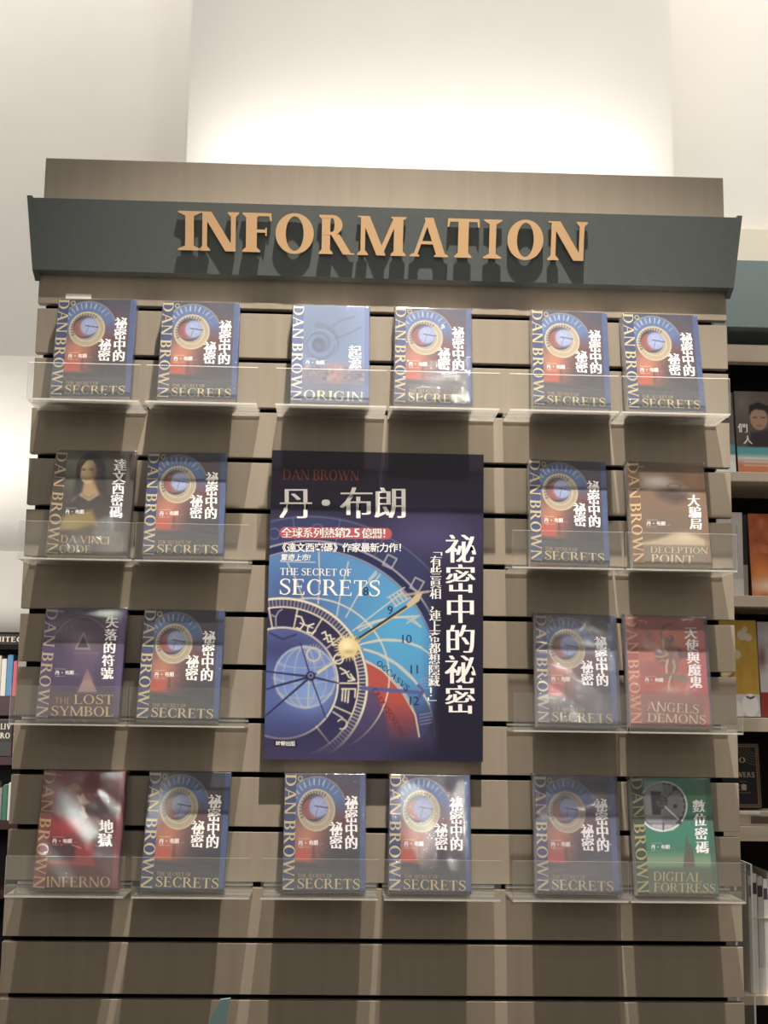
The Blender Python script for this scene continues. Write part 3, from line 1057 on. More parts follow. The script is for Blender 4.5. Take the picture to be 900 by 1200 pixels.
def wrap_mesh(level, seed, folds=()):
    """closed skin of plastic a hair outside the book, edges rounded, wrinkled; loose ones stand further off with corner ears.
    folds: local crinkles (u, v, ru, rv, angle, wavelength, height)"""
    r = random.Random(seed)
    off = (0.0009, 0.0012, 0.0017)[level]
    ear = (0.0015, 0.004, 0.006)[level]
    nx, nz = (64, 90) if level == 0 else (92, 130)
    bm = bmesh.new()
    x0, x1, z0, z1 = -BW / 2 - off, BW / 2 + off * (1, 1.5, 4.0)[level], -0.0004, BH + off * 1.5
    y0, y1 = -off, BT + 0.0006
    ph = [r.uniform(0, 6.28) for _ in range(8)]
    kx = [r.uniform(10, 60) for _ in range(8)]
    kz = [r.uniform(-70, 70) for _ in range(8)]
    amp = (0.00007, 0.00012, 0.0002)[level]

    def grid(fy, front):
        g = []
        for j in range(nz + 1):
            row = []
            for i in range(nx + 1):
                u, v = i / nx, j / nz
                x, z = x0 + (x1 - x0) * u, z0 + (z1 - z0) * v
                y = fy
                d = min(min(u, 1 - u) * BW, min(v, 1 - v) * BH)
                if front:
                    q = sum(math.sin(kx[k] * x + kz[k] * z + ph[k]) for k in range(8)) * amp
                    for (fu, fv, ru, rv, an, wl, hh) in folds:
                        e = math.exp(-((u - fu) / ru) ** 2 - ((v - fv) / rv) ** 2)
                        du, dv = (u - fu) * BW, (v - fv) * BH
                        t = (du * math.cos(an) + dv * math.sin(an)) / wl
                        tp = (dv * math.cos(an) - du * math.sin(an)) / wl
                        q -= 1.2 * hh * e * (.5 + .5 * math.sin(6.283 * t + 1.3 * math.sin(u * 31 + v * 17)) * math.cos(3.3 * tp + seed))
                    y += min(q, off * .5)
                    y += max(0.0, 1 - d / 0.004) ** 2 * 0.0022
                if v == 1 and i in (0, nx): z += ear * r.uniform(.4, 1); x += ear * (.5 if i else -.5)
                row.append(bm.verts.new((x, y, z)))
            g.append(row)
        return g
    A = grid(y0, True)
    B = grid(y1, False)
    for j in range(nz):
        for i in range(nx):
            bm.faces.new((A[j][i], A[j][i + 1], A[j + 1][i + 1], A[j + 1][i]))
            bm.faces.new((B[j][i], B[j + 1][i], B[j + 1][i + 1], B[j][i + 1]))
    rim = [(0, i) for i in range(nx + 1)] + [(j, nx) for j in range(1, nz + 1)] + [(nz, i) for i in range(nx - 1, -1, -1)] + [(j, 0) for j in range(nz - 1, 0, -1)]
    n = len(rim)
    for q in range(n):
        a, b = rim[q], rim[(q + 1) % n]
        bm.faces.new((A[a[0]][a[1]], B[a[0]][a[1]], B[b[0]][b[1]], A[b[0]][b[1]]))
    bmesh.ops.recalc_face_normals(bm, faces=bm.faces[:])
    for f in bm.faces: f.smooth = True
    for e in bm.edges:
        if len(e.link_faces) == 2 and e.calc_face_angle() > 0.9: e.smooth = False
    me = bpy.data.meshes.new('plastic_wrap')
    bm.to_mesh(me)
    bm.free()
    me.materials.append(M_WRAP[level])
    return me


# crinkles seen on single books (counted along the rows)
FOLDS = {1: [(0.35, 0.02, 0.08, 0.03, 1.85, 0.008, 0.0006)], 2: [(0.97, 0.5, 0.03, 0.25, 1.22, 0.012, 0.0006)], 3: [(0.72, 0.96, 0.12, 0.03, 2.06, 0.012, 0.0009), (0.68, 0.06, 0.05, 0.05, 1.43, 0.007, 0.001)],
         4: [(0.08, 0.5, 0.06, 0.2, 1.36, 0.012, 0.0012), (0.45, 0.16, 0.25, 0.05, 1.78, 0.008, 0.0014), (0.6, 0.08, 0.1, 0.05, 1.57, 0.007, 0.0012)], 5: [(0.14, 0.09, 0.05, 0.03, 1.50, 0.007, 0.0009)],
         6: [(0.78, 0.2, 0.05, 0.12, 1.71, 0.009, 0.0005)], 7: [(0.5, 0.3, 0.05, 0.16, 1.19, 0.02, 0.0016), (0.6, 0.05, 0.05, 0.05, 1.50, 0.008, 0.0009)], 8: [(0.05, 0.58, 0.04, 0.08, 1.43, 0.01, 0.0011), (0.97, 0.06, 0.03, 0.04, 1.57, 0.008, 0.0009)],
         9: [(0.8, 0.05, 0.03, 0.06, 1.36, 0.009, 0.0014)], 10: [(0.5, 0.1, 0.25, 0.06, 1.64, 0.008, 0.0006)], 11: [(0.86, 0.36, 0.06, 0.07, 1.36, 0.01, 0.0013), (0.55, 0.05, 0.1, 0.04, 1.64, 0.007, 0.0006)],
         12: [(0.08, 0.44, 0.05, 0.06, 1.50, 0.009, 0.0012), (0.97, 0.45, 0.03, 0.2, 1.43, 0.008, 0.0012)], 13: [(0.2, 0.9, 0.1, 0.06, 1.71, 0.014, 0.0015), (0.45, 0.92, 0.08, 0.06, 1.64, 0.012, 0.0015), (0.8, 0.1, 0.08, 0.04, 1.50, 0.008, 0.0013)],
         14: [(0.82, 0.36, 0.08, 0.12, 1.29, 0.016, 0.0009), (0.12, 0.95, 0.08, 0.05, 1.43, 0.009, 0.001)], 15: [(0.62, 0.9, 0.06, 0.08, 1.36, 0.012, 0.0014), (0.84, 0.1, 0.05, 0.05, 1.50, 0.008, 0.0008), (0.6, 0.34, 0.1, 0.03, 1.64, 0.008, 0.0007)],
         16: [(0.85, 0.5, 0.06, 0.3, 1.22, 0.009, 0.0005), (0.9, 0.92, 0.04, 0.04, 1.36, 0.008, 0.0008)], 17: [(0.6, 0.9, 0.06, 0.08, 1.22, 0.012, 0.0009), (0.65, 0.06, 0.2, 0.04, 1.85, 0.008, 0.0013), (0.3, 0.2, 0.2, 0.1, 1.29, 0.02, 0.0006)],
         18: [(0.77, 0.91, 0.04, 0.04, 1.57, 0.009, 0.0015), (0.42, 0.12, 0.22, 0.06, 1.85, 0.008, 0.0016), (0.62, 0.3, 0.03, 0.2, 1.15, 0.01, 0.0008)], 19: [(0.5, 0.12, 0.4, 0.12, 1.36, 0.011, 0.001), (0.85, 0.75, 0.12, 0.2, 1.29, 0.012, 0.001), (0.5, 0.97, 0.4, 0.04, 1.57, 0.012, 0.0012), (0.75, 0.45, 0.1, 0.15, 1.36, 0.01, 0.0008)],
         20: [(0.88, 0.85, 0.08, 0.12, 1.29, 0.012, 0.0012), (0.88, 0.65, 0.06, 0.15, 1.36, 0.008, 0.0008), (0.4, 0.03, 0.3, 0.03, 1.64, 0.01, 0.001), (0.8, 0.98, 0.1, 0.03, 1.57, 0.01, 0.0012)]}

LEAN = math.radians(13.23)
YB = -0.0805
covers = {'clock': cover_mesh(art_clock(), 'clock_cover', (70, 92, 150)),
          'spiral': cover_mesh(art_spiral(), 'spiral_cover', (96, 118, 176)),
          'portrait': cover_mesh(art_portrait(), 'portrait_cover', (92, 70, 56)),
          'fog': cover_mesh(art_fog(), 'fog_cover', (150, 116, 84)),
          'eye': cover_mesh(art_eye(), 'eye_cover', (84, 68, 118)),
          'statue': cover_mesh(art_statue(), 'statue_cover', (180, 70, 60)),
          'profile': cover_mesh(art_profile(), 'profile_cover', (140, 56, 60)),
          'vault': cover_mesh(art_vault(), 'vault_cover', (66, 104, 84))}
CLK = 'blue clock dial paperback, '
TR = 'clear acrylic tray '
# kind, x, z, roll, wrap level, book label, tray x, tray label
ROWS = [
 [('clock', -.5586, -.2991, -.0191, 0, CLK + 'leftmost of the top row', -.5675, TR + 'at the left end of the top row'),
  ('clock', -.3586, -.3013, -.0128, 0, CLK + 'top row, just left of the pale blue spiral book', -.3480, TR + 'holding the top row book left of the pale blue spiral one'),
  ('spiral', -.1068, -.3048, -.0054, 1, 'pale blue paperback with a grey shell spiral on its cover, above the poster', -.1043, TR + 'under the pale blue spiral book, above the poster'),
  ('clock', .0902, -.3029, .0093, 1, CLK + 'top row, just right of the pale blue spiral book', .1106, TR + 'above the poster, right of the pale blue book\'s tray'),
  ('clock', .3565, -.3017, .0208, 0, CLK + 'top row, second from the right end', .3380, TR + 'second from the right end of the top row'),
  ('clock', .5400, -.3030, .0052, 0, CLK + 'at the right end of the top row', .5520, TR + 'at the right end of the top row')],
 [('portrait', -.5504, -.5925, -.0057, 1, 'dark olive paperback with a long-haired portrait on its cover', -.5675, TR + 'holding the dark olive portrait book'),
  ('clock', -.3734, -.5953, -.0171, 0, CLK + 'beside the dark olive portrait book', -.3545, TR + 'right of the dark olive portrait book, beside the poster'),
  ('clock', .3508, -.5978, .0202, 0, CLK + 'just left of the brown foggy book', .3430, TR + 'left of the brown foggy book, beside the poster'),
  ('fog', .5450, -.6015, .0069, 1, 'brown paperback with a pale drifting form on its cover, above the red statue book', .5570, TR + 'holding the brown foggy book')],
 [('eye', -.5532, -.8908, -.0082, 0, 'purple paperback with a glowing pyramid on its cover', -.5660, TR + 'holding the purple pyramid book'),
  ('clock', -.3723, -.8891, .0037, 0, CLK + 'beside the purple pyramid book', -.3525, TR + 'right of the purple pyramid book, beside the poster'),
  ('clock', .3627, -.8917, .0163, 2, CLK + 'in shiny loose wrap just left of the red statue book', .3460, TR + 'left of the red statue book, beside the poster'),
  ('statue', .5353, -.8938, .0192, 2, 'orange red paperback with a carved statue on its cover', .5600, TR + 'holding the orange red statue book')],
 [('profile', -.5426, -1.1925, -.0027, 1, 'dark red paperback with a carved head in profile on its cover', -.5574, TR + 'holding the dark red profile book'),
  ('clock', -.3523, -1.1916, .0104, 0, CLK + 'bottom row, beside the dark red profile book', -.3351, TR + 'bottom row, right of the dark red profile book'),
  ('clock', -.0989, -1.191, -.0082, 1, CLK + 'below the left half of the poster', -.1063, TR + 'below the left half of the poster'),
  ('clock', .0922, -1.1909, .0060, 1, CLK + 'below the right half of the poster', .1132, TR + 'below the right half of the poster'),
  ('clock', .3610, -1.1925, .0124, 2, CLK + 'in hazy wrap just left of the green vault book', .3440, TR + 'bottom row, left of the green vault book'),
  ('vault', .5438, -1.1973, .0058, 1, 'green paperback with a grey vault door on its cover', .5571, TR + 'holding the green vault book')]]

TW = 0.1045


def tray_meshes():
    out = []
    for nm, (y0, y1, z0, z1), m in (('tray_floor', (-0.097, -0.0036, -0.003, 0.0), M_CFLOOR),
                                    ('front_lip', (-0.100, -0.097, -0.003, 0.068), M_CLEAR),
                                    ('back_plate', (-0.0036, -0.0006, -0.003, 0.012), M_CLEAR)):
        bm = bmesh.new()
        box_bm(bm, -TW, TW, y0, y1, z0, z1, 0, 1)
        if nm == 'back_plate':
            box_bm(bm, -TW, TW, -0.0006, 0.012, 0.0065, 0.0095, 0, 1)     # tongue that sits in the groove
        bmesh.ops.recalc_face_normals(bm, faces=bm.faces[:])
        me = bpy.data.meshes.new(nm)
        bm.to_mesh(me)
        bm.free()
        me.materials.append(m)
        me.materials.append(M_CEDGE)
        out.append((nm, me))
    return out


tray_parts = tray_meshes()


def make_book(kind, x, y, z, roll, level, label, group, seed):
    e = empty('book', (0, 0, 0), label, 'book', group)
    e.matrix_world = Matrix.Translation((x, y, Z0 + z)) @ Matrix.Rotation(-LEAN, 4, 'X') @ Matrix.Rotation(roll, 4, 'Y')
    link('cover', covers[kind], e)
    link('page_block', me_pages, e)
    link('plastic_wrap', wrap_mesh(level, seed, FOLDS.get(seed, ())), e)
    return e


n = 0
for ri, row in enumerate(ROWS):
    # every tray of a row hangs in the same groove, its floor just under the books' lower edges
    for (kind, x, z, roll, level, lab, tx, tlab) in row:
        n += 1
        zt = -0.3 * (ri + 1) - 0.0085
        # the back lower edge rests on the floor of the tray
        low = BT * math.sin(LEAN) + abs(math.sin(roll)) * BW / 2
        make_book(kind, x, YB, zt + low + (0.0016 if level == 2 else 0.0006), roll, level, lab, 'clock cover paperbacks' if kind == 'clock' else 'paperbacks with other covers', n)
        t = empty('acrylic_tray', (tx, 0, Z0 + zt), tlab, 'tray', 'acrylic trays on the slatted wall')
        for nm, me in tray_parts:
            link(nm, me, t)
# a card standing behind the first book of the top row
bm = bmesh.new(); box_bm(bm, -.025, .025, -.0016, -.0009, -.10, .0215)
pc = from_bm('price_card', bm, mat('white_card', (214, 208, 198), .6), None, (-.606, 0, Z0 - .3085 + BH * math.cos(LEAN) + .007))
tag(pc, 'small white card peeking up behind the leftmost top row book', 'card')

# ------------------------------------------------------------------ poster
PW, PH = 0.4088, 0.5850
cs = [(65, 20), (848, 38), (835, 1172), (28, 1165)]
s = Sheet(PW, PH, cs, 300, 430)
s.sat = 0.84
X, Y = s.X, s.Y
s.fill((38, 34, 54))
s.glow(640, 340, 220, 110, (76, 70, 120), .8)
s.glow(120, 420, 220, 160, (66, 66, 112), .8)
s.glow(330, 60, 500, 120, (40, 32, 46), .8)
hx, hy = 203, 860
R = np.hypot(X - hx, Y - hy)
fade = np.clip((1130 - Y) / 260, 0.0, 1) * np.clip((700 - X) / 90, 0.0, 1)
GC = (206, 196, 176)
# outer bands of the great dial
s.disc(hx, hy, 600, (50, 58, 104), 1, mask=.75 * fade)
s.disc(hx, hy, 500, (46, 56, 108), 1, mask=fade)
s.ring(hx, hy, 592, 4, (120, 118, 140), .6, mask=fade)
s.ring(hx, hy, 487, 22, (34, 40, 78), .9, mask=fade)
s.ring(hx, hy, 502, 7, (164, 158, 164), .9, mask=fade)
s.ring(hx, hy, 470, 6, (150, 146, 160), .9, mask=fade)
s.disc(hx, hy, 466, (78, 140, 196), 1, mask=fade)
m = s.sm(R - 466)
s.blend(m * np.exp(-(((X - 540) / 150) ** 2 + ((Y - 700) / 190) ** 2)) * .9, (72, 164, 214))
s.blend(m * np.exp(-(((X - 120) / 170) ** 2 + ((Y - 560) / 150) ** 2)) * .75, (70, 82, 142))
s.blend(m * np.clip((Y - 900) / 200, 0, 1) * .9, (72, 74, 130))
# crescent
s.poly([(405, 800), (470, 838), (540, 915), (588, 1000), (604, 1100), (480, 1130), (400, 950)], (190, 74, 62), .95, 6)
s.poly([(400, 900), (440, 920), (480, 1000), (500, 1130), (320, 1150)], (82, 70, 116), .9, 14)
s.blend(np.clip((Y - 950) / 150, 0, 1) * .93 * np.clip((740 - X) / 80, 0, 1), (62, 56, 92))
# hour lines and arcs
for p in ([(300, 640), (318, 540), (345, 436)], [(335, 640), (390, 540), (450, 478)], [(360, 690), (450, 620), (545, 548)], [(232, 590), (238, 500), (236, 400)], [(180, 580), (150, 500), (120, 440)]):
    s.path(p, 5, GC, .85, fade)
s.ring(hx, hy, 290, 6, GC, .95, a0=285, a1=110, mask=np.clip((1120 - Y) / 150, 0, 1))
for cx, cy, r, a0, a1 in ((490, 990, 268, 62, 118), (545, 1000, 360, 88, 118), (330, 1080, 330, 0, 78), (300, 1085, 300, 0, 70)):
    s.ring(cx, cy, r, 6, GC, .9, a0=a0, a1=a1, mask=fade)
s.path([(385, 690), (440, 660), (500, 642), (590, 636)], 6, GC, .9)
s.path([(400, 760), (450, 775), (520, 815), (590, 880), (640, 960)], 6, GC, .85)
s.path([(395, 738), (470, 726), (540, 728), (610, 752), (665, 790)], 6, GC, .85)
s.path([(408, 800), (470, 838), (540, 915), (588, 1000), (602, 1080)], 6, GC, .85)
# marks on the outer bands
for (x, y) in ((500, 430), (600, 515)):
    s.path([(x - 28, y + 16), (x - 8, y - 22), (x + 24, y - 6), (x + 4, y + 30), (x - 28, y + 16)], 6, (170, 164, 166), .85)
for i in range(4):
    s.seg(497 + i * 13, 566 - i * 9, 520 + i * 13, 598 - i * 9, 6, (190, 182, 172), .95)
s.path([(488, 568), (552, 530)], 5, (190, 182, 172), .9)
s.path([(515, 602), (575, 566)], 5, (190, 182, 172), .9)
s.path([(560, 642), (612, 676), (575, 640), (606, 634), (560, 662)], 6, (190, 182, 172), .9)
for yy in (870, 1000):
    for i in range(4): s.seg(604, yy + i * 12, 648, yy - 8 + i * 12, 4, (150, 150, 176), .6)
s.path([(420, 500), (448, 470)], 6, GC, .7); s.path([(440, 512), (462, 482)], 6, GC, .7)
for i in range(6):
    a = math.radians(62 + 17 * i)
    s.seg(hx + 500 * math.cos(a), hy - 500 * math.sin(a), hx + 590 * math.cos(a), hy - 590 * math.sin(a), 4, (124, 120, 146), .55, mask=fade)
    s.ring(hx + 545 * math.cos(a + .14), hy - 545 * math.sin(a + .14), 20, 5, (130, 126, 150), .5, mask=fade)
# eccentric zodiac ring
zx, zy = 98, 884
zf = np.clip((1150 - Y) / 170, 0.0, 1)
s.disc(zx, zy, 318, (58, 58, 104), 1, mask=zf)
s.disc(zx, zy, 280, (44, 40, 78), 1, mask=zf)
s.ring(zx, zy, 313, 9, (222, 212, 182), 1, mask=zf)
s.ring(zx, zy, 281, 6, (216, 204, 172), 1, mask=zf)
for i in range(80):
    a = math.radians(-75 + i * 2.6)
    s.seg(zx + 284 * math.cos(a), zy - 284 * math.sin(a), zx + 309 * math.cos(a), zy - 309 * math.sin(a), 4.5, (210, 200, 168) , .85 if i < 46 else .55, mask=zf)
for a in (-52, -24, 0, 22, 52 - 14, 58, 78, 100):
    a = math.radians(a)
    s.seg(zx + 203 * math.cos(a), zy - 203 * math.sin(a), zx + 280 * math.cos(a), zy - 280 * math.sin(a), 6, (214, 202, 168), .95, mask=zf)
s.ring(zx, zy, 205, 8, (222, 212, 182), 1, mask=zf)
s.disc(zx, zy, 201, (80, 94, 158), 1, mask=zf)
s.glow(100, 760, 150, 60, (60, 62, 112), .8)
# zodiac signs
sg = (222, 212, 182)
s.path([(150, 635), (170, 640), (180, 665), (165, 685), (152, 680)], 6, sg)
s.path([(215, 665), (195, 672), (192, 695), (210, 700), (222, 690)], 6, sg)
s.path([(165, 662), (212, 680)], 5, sg)
for d in (0, 22):
    s.path([(246 + d * .3, 700 + d), (258 + d * .3, 694 + d), (262 + d * .3, 710 + d), (276 + d * .3, 706 + d), (280 + d * .3, 722 + d), (292 + d * .3, 720 + d)], 6, sg)
s.ring(306, 795, 17, 6, sg)
s.path([(312, 828), (330, 838), (345, 862), (365, 870)], 6, sg); s.path([(350, 850), (366, 872), (342, 876)], 6, sg); s.path([(318, 850), (345, 840)], 5, sg)
for d in (0, 18, 36): s.path([(322 + d * .6, 905 + d * .2), (318 + d * .6, 948 + d * .2)], 6, sg)
s.path([(318, 905), (368, 905), (366, 935)], 6, sg)
s.path([(285, 990), (320, 1012)], 6, sg, .8); s.ring(318, 1035, 18, 6, sg, .8, a0=240, a1=150)
s.path([(55, 630), (75, 640), (85, 620), (98, 612)], 6, (150, 146, 160), .9); s.path([(75, 640), (76, 680)], 6, (150, 146, 160), .9)
# globe
gx, gy = 182, 862
s.disc(gx, gy, 118, (112, 142, 206), .85)
s.glow(200, 930, 80, 60, (128, 160, 216), .7)
s.ring(gx, gy, 112, 5, (186, 180, 170), .8)
for k in (.35, .72): s.ring(gx, gy, 112 * k, 3.5, (180, 178, 176), .65, ry=112)
for k in (-.5, 0, .5): s.ring(gx, gy + 112 * k, 112 * math.sqrt(1 - k * k), 3.5, (180, 178, 176), .6, ry=22, a0=180, a1=360)
s.seg(gx + 15, gy, gx + 10, gy + 112, 5, (190, 182, 168), .8)
s.ring(214, 778, 24, 6, (200, 190, 166), .9)
for i in range(20):
    a = i * math.pi / 10
    s.seg(214 + 26 * math.cos(a), 778 + 26 * math.sin(a), 214 + 38 * math.cos(a), 778 + 38 * math.sin(a), 3, (190, 182, 160), .7)
# hands
nv = (40, 38, 76)
for x, y, wd in ((26, 840, 9), (22, 912, 8), (28, 1012, 9), (165, 735, 6), (258, 1012, 6), (306, 884, 9), (300, 800, 6), (60, 896, 5)):
    s.seg(203, 860, x, y, wd, nv, .9, wd * .6)
s.path([(54, 700), (100, 722), (150, 705)], 7, nv, .7)
s.seg(230, 845, 300, 800, 12, (210, 198, 160), .95, 5)
s.disc(203, 858, 18, (44, 42, 84), 1); s.ring(203, 856, 8, 4, (150, 150, 180), .9)
s.seg(395, 902, 612, 918, 16, (84, 88, 150), .95, 13); s.path([(600, 892), (618, 912), (600, 940)], 12, (80, 84, 146), .9)
# sun and its long hand
s.seg(350, 740, 600, 572, 9, (54, 46, 44), 1); s.seg(352, 745, 604, 578, 5, (206, 176, 112), 1)
s.poly([(556, 594), (600, 548), (622, 544), (606, 578), (566, 606)], (196, 176, 136), 1, 4)
s.seg(540, 560, 640, 545, 9, (182, 164, 130), .9)
for i in range(26):
    a = i * 2 * math.pi / 26
    s.seg(342 + 28 * math.cos(a), 752 + 28 * math.sin(a), 342 + 52 * math.cos(a), 752 + 52 * math.sin(a), 8, (222, 196, 128), .9, 2)
s.disc(342, 752, 36, (226, 202, 138), 1); s.glow(336, 744, 22, 22, (246, 232, 184), .9); s.glow(346, 768, 20, 8, (170, 140, 84), .6)
s.blend(np.clip((X - 640) / 40, 0, 1) * np.clip((Y - 560) / 120, 0, 1) * .9, (34, 32, 52))
s.blend(np.clip((Y - 1080) / 70, 0, 1) * np.clip((X - 420) / 200, 0, 1) * .8, (36, 33, 56))
# badge
s.path([(112, 327), (486, 331)], 42, (186, 78, 84), 1)
s.seg(94, 434, 222, 437, 3, (230, 226, 226), .9)
s.poly([(68, 1094), (150, 1098), (150, 1120), (68, 1116)], (20, 18, 26), .9)
W2 = (240, 236, 232)
s.serif('DAN BROWN', 103, 130, 386, 134, 38, (142, 62, 48), T=.16, h=.05, gap=.05)
for ch, cx in (('丹', 152), ('・', 263), ('布', 377), ('朗', 502)):
    s.han(ch, cx, 216, 128, W2, fat=1.0)
s.han('全球系列熱銷', 117, 327, 41, W2, step=39.5, vertical=False)
for ch, cx in (('2', 348), ('.', 366), ('5', 381)): s.han(ch, cx + (8 if ch != '.' else 12), 326, 46, W2, vertical=False, fat=1.3)
s.han('億冊！', 415, 329, 41, W2, step=37, vertical=False)
s.han('《達文西密碼》作家最新力作！', 100, 382, 36, W2, step=34.3, vertical=False, song=False)
s.han('驚奇上市!', 108, 419, 27, W2, step=26, vertical=False, song=False, slant=.2)
s.serif('THE SECRET OF', 92, 484, 357, 488, 26, W2, T=.15, h=.06)
s.serif('SECRETS', 87, 556, 462, 563, 58, W2, T=.15, h=.05, gap=.07)
s.han('祕密中的祕密', 760, 386, 116, W2, step=111.5, fat=1.1, tilt=(-1.3, 0))
s.han('﹁有些眞相，連上帝都想隱藏！﹂'.replace('﹁', '﹁'), 670, 392, 44, W2, step=40.2, tilt=(-1.0, 0), fat=1.1)
for ch, x, y in (('9', 510, 612), ('10', 564, 718), ('11', 594, 830), ('8', 420, 542), ('12', 590, 946)):
    s.han(ch, x - (8 if len(ch) > 1 else 0), y, 46, (34, 54, 96), step=22, vertical=False, fat=.6)
s.serif('OCCASVS', 444, 812, 556, 912, 20, (46, 74, 112), T=.16, h=.08, gap=.12)
s.serif('CREPVSCVLVM', 428, 908, 540, 1080, 18, (116, 52, 58), T=.16, h=.08, gap=.14)
s.han('時報出版', 82, 1107, 19, W2, step=18, vertical=False, song=False)
h = PW / 2
poster = empty('poster', (-0.0113, -0.0280, Z0 - 0.9697), 'large dark blue clock dial poster with white lettering in the middle of the wall', 'poster')
link('printed_sheet', s.mesh('printed_sheet', [], [M_POSTER]), poster)
bm = bmesh.new()
box_bm(bm, -h, h, 0.0004, 0.010, 0, PH)
from_bm('foam_board', bm, M_BOARD, poster)
for x in (-0.12, 0.12):
    for z in (0.12, 0.46):
        bm = bmesh.new()
        box_bm(bm, x - 0.012, x + 0.012, 0.010, 0.0280, z, z + 0.03)
        from_bm('standoff_block', bm, M_BLACK, poster)

# ------------------------------------------------------------------ bookcase at the right, set back behind the display
BX0, BX1 = 0.800, 1.50
BYF = 0.50
case = empty('bookcase', (1.15, BYF, 0), 'tall black bookcase with pale shelf edges and grey green header, right of the display', 'bookcase')


def part_box(name, m, x0, x1, y0, y1, z0, z1, bev=0.0012):
    b = bmesh.new()
    box_bm(b, x0 - 1.15, x1 - 1.15, y0 - BYF, y1 - BYF, z0, z1)
    return from_bm(name, b, m, case, None, bev)


part_box('header', M_TEAL, BX0, BX1, BYF - 0.03, BYF + 0.262, Z0 + 0.037, Z0 + 0.204)
part_box('lamp_pelmet', M_SHELF, BX0, BX1, BYF, BYF + 0.03, Z0 - 0.040, Z0 + 0.003)
part_box('back_panel', M_DARK, BX0, BX1, BYF + 0.245, BYF + 0.262, 0.0, Z0 + 0.036)
part_box('side_panel', M_DARK, BX0 - 0.02, BX0 - 0.0005, BYF + 0.03, BYF + 0.262, 0.0, Z0 + 0.204)
part_box('side_panel', M_DARK, BX1 + 0.0005, BX1 + 0.02, BYF + 0.0, BYF + 0.262, 0.0, Z0 + 0.204)
for zt, zb in ((-.309, -.332), (-.603, -.629), (-.885, -.917), (-1.130, -1.163), (-1.499, -1.52), (-1.9, -1.93)):
    part_box('shelf_board', M_SHELF, BX0, BX1, BYF, BYF + 0.244, Z0 + zb, Z0 + zt)


def flat_book(label, x0, x1, zb, h, t, y, sheet, edge, name='book', cat='book', lean=5.0, group='face-out books in the bookcase'):
    """face-out book standing on a shelf: printed cover sheet, case and page block"""
    e = empty(name, (0, 0, 0), label, cat, group)
    wd = x1 - x0
    e.matrix_world = Matrix.Translation(((x0 + x1) / 2, y, Z0 + zb + t * math.sin(math.radians(lean)) + 0.0005)) @ Matrix.Rotation(-math.radians(lean), 4, 'X')
    hw = wd / 2
    ex = [box_vf(-hw, hw, 0.0003, 0.0014, 0, h) + (edge,), box_vf(-hw, -hw + 0.0011, 0.0014, t - 0.0011, 0, h) + (edge,), box_vf(-hw, hw, t - 0.0011, t, 0, h) + (edge,)]
    link('cover', sheet.mesh('cover', ex, [M_PRINT]), e)
    bm = bmesh.new()
    box_bm(bm, -hw + 0.0014, hw - 0.002, 0.0016, t - 0.0014, 0.002, h - 0.002)
    from_bm('page_block', bm, M_PAGE, e)
    return e


def bsheet(wd, h, nx=60):
    return Sheet(wd, h, [(0, 0), (100, 0), (100, 100 * h / wd), (0, 100 * h / wd)], nx, int(nx * h / wd))


# shelf one: grey cover with a portrait and a coloured foot
s = bsheet(.150, .204, 80)
s.fill((88, 80, 78))
s.glow(12, 20, 16, 24, (128, 118, 112), .8)
s.glow(38, 40, 24, 30, (112, 92, 82), .9)
s.poly([(18, 96), (24, 70), (52, 64), (70, 80), (72, 100), (18, 100)], (50, 44, 48), .9, 5)
s.disc(38, 46, 14, (176, 140, 118), 1, ry=19)
s.poly([(22, 40), (24, 24), (38, 18), (54, 24), (56, 42), (50, 32), (34, 30), (26, 34)], (32, 28, 30), 1, 3)
s.seg(29, 44, 35, 44, 1.6, (60, 44, 40)); s.seg(42, 44, 48, 44, 1.6, (60, 44, 40)); s.seg(34, 58, 42, 58, 1.6, (140, 86, 78))
s.blend(np.clip((s.Y - 92) / 3, 0, 1), (96, 158, 164))
s.blend(np.clip((s.Y - 104) / 8, 0, 1), (196, 204, 202))
s.blend(np.clip((s.Y - 112) / 12, 0, 1), (198, 122, 92))
s.han('們', 11, 62, 17, (232, 228, 222)); s.han('人', 18, 82, 16, (232, 228, 222))
for yy in (112, 118, 124): s.seg(10, yy, 92, yy + 1, 1.6, (236, 226, 216), .7)
flat_book('grey book with a dark-haired portrait and teal foot band, top shelf of the bookcase', .8675, 1.0175, -.309, .204, .024, BYF + .02, s, (90, 84, 84))
s = bsheet(.048, .200, 30)
s.fill((106, 100, 98)); s.blend(np.clip((s.Y - 270) / 6, 0, 1), (90, 150, 158)); s.blend(np.clip((s.Y - 320) / 10, 0, 1), (222, 222, 218))
s.han('人', 64, 360, 70, (236, 232, 226)); s.noise(8, 5, 4, 12)
flat_book('grey and teal book edge half hidden behind the display, top shelf of the bookcase', .8145, .8625, -.309, .200, .02, BYF + .02, s, (120, 116, 114))

# shelf two: two pale spines and an orange cover
for x0, x1, c, lab in ((.8150, .8440, (206, 198, 190), 'white book spine nearest the display on the second shelf'), (.8448, .8715, (190, 184, 180), 'pale grey book spine beside the orange brown book')):
    s = bsheet(x1 - x0, .198, 14)
    s.fill(c); s.blend((s.V > .80) * .6, (226, 220, 212)); s.seg(48, 120, 48, 420, 14, (150, 142, 138), .5)
    flat_book(lab, x0, x1, -.603, .198, .14, BYF + .015, s, c, lean=0.0, group='pale book spines on the second shelf')
s = bsheet(.125, .200, 60)
s.fill((172, 92, 52)); s.noise(12, 8, 8, 12)
s.glow(20, 110, 26, 30, (222, 132, 70), .9); s.glow(50, 140, 60, 16, (240, 226, 206), .9); s.disc(30, 70, 9, (196, 120, 80), .8); s.disc(64, 50, 12, (140, 66, 40), .7)
flat_book('orange brown illustrated book on the second shelf of the bookcase', .8960, 1.021, -.603, .200, .02, BYF + .03, s, (96, 60, 40))
s = bsheet(.0125, .196, 10)
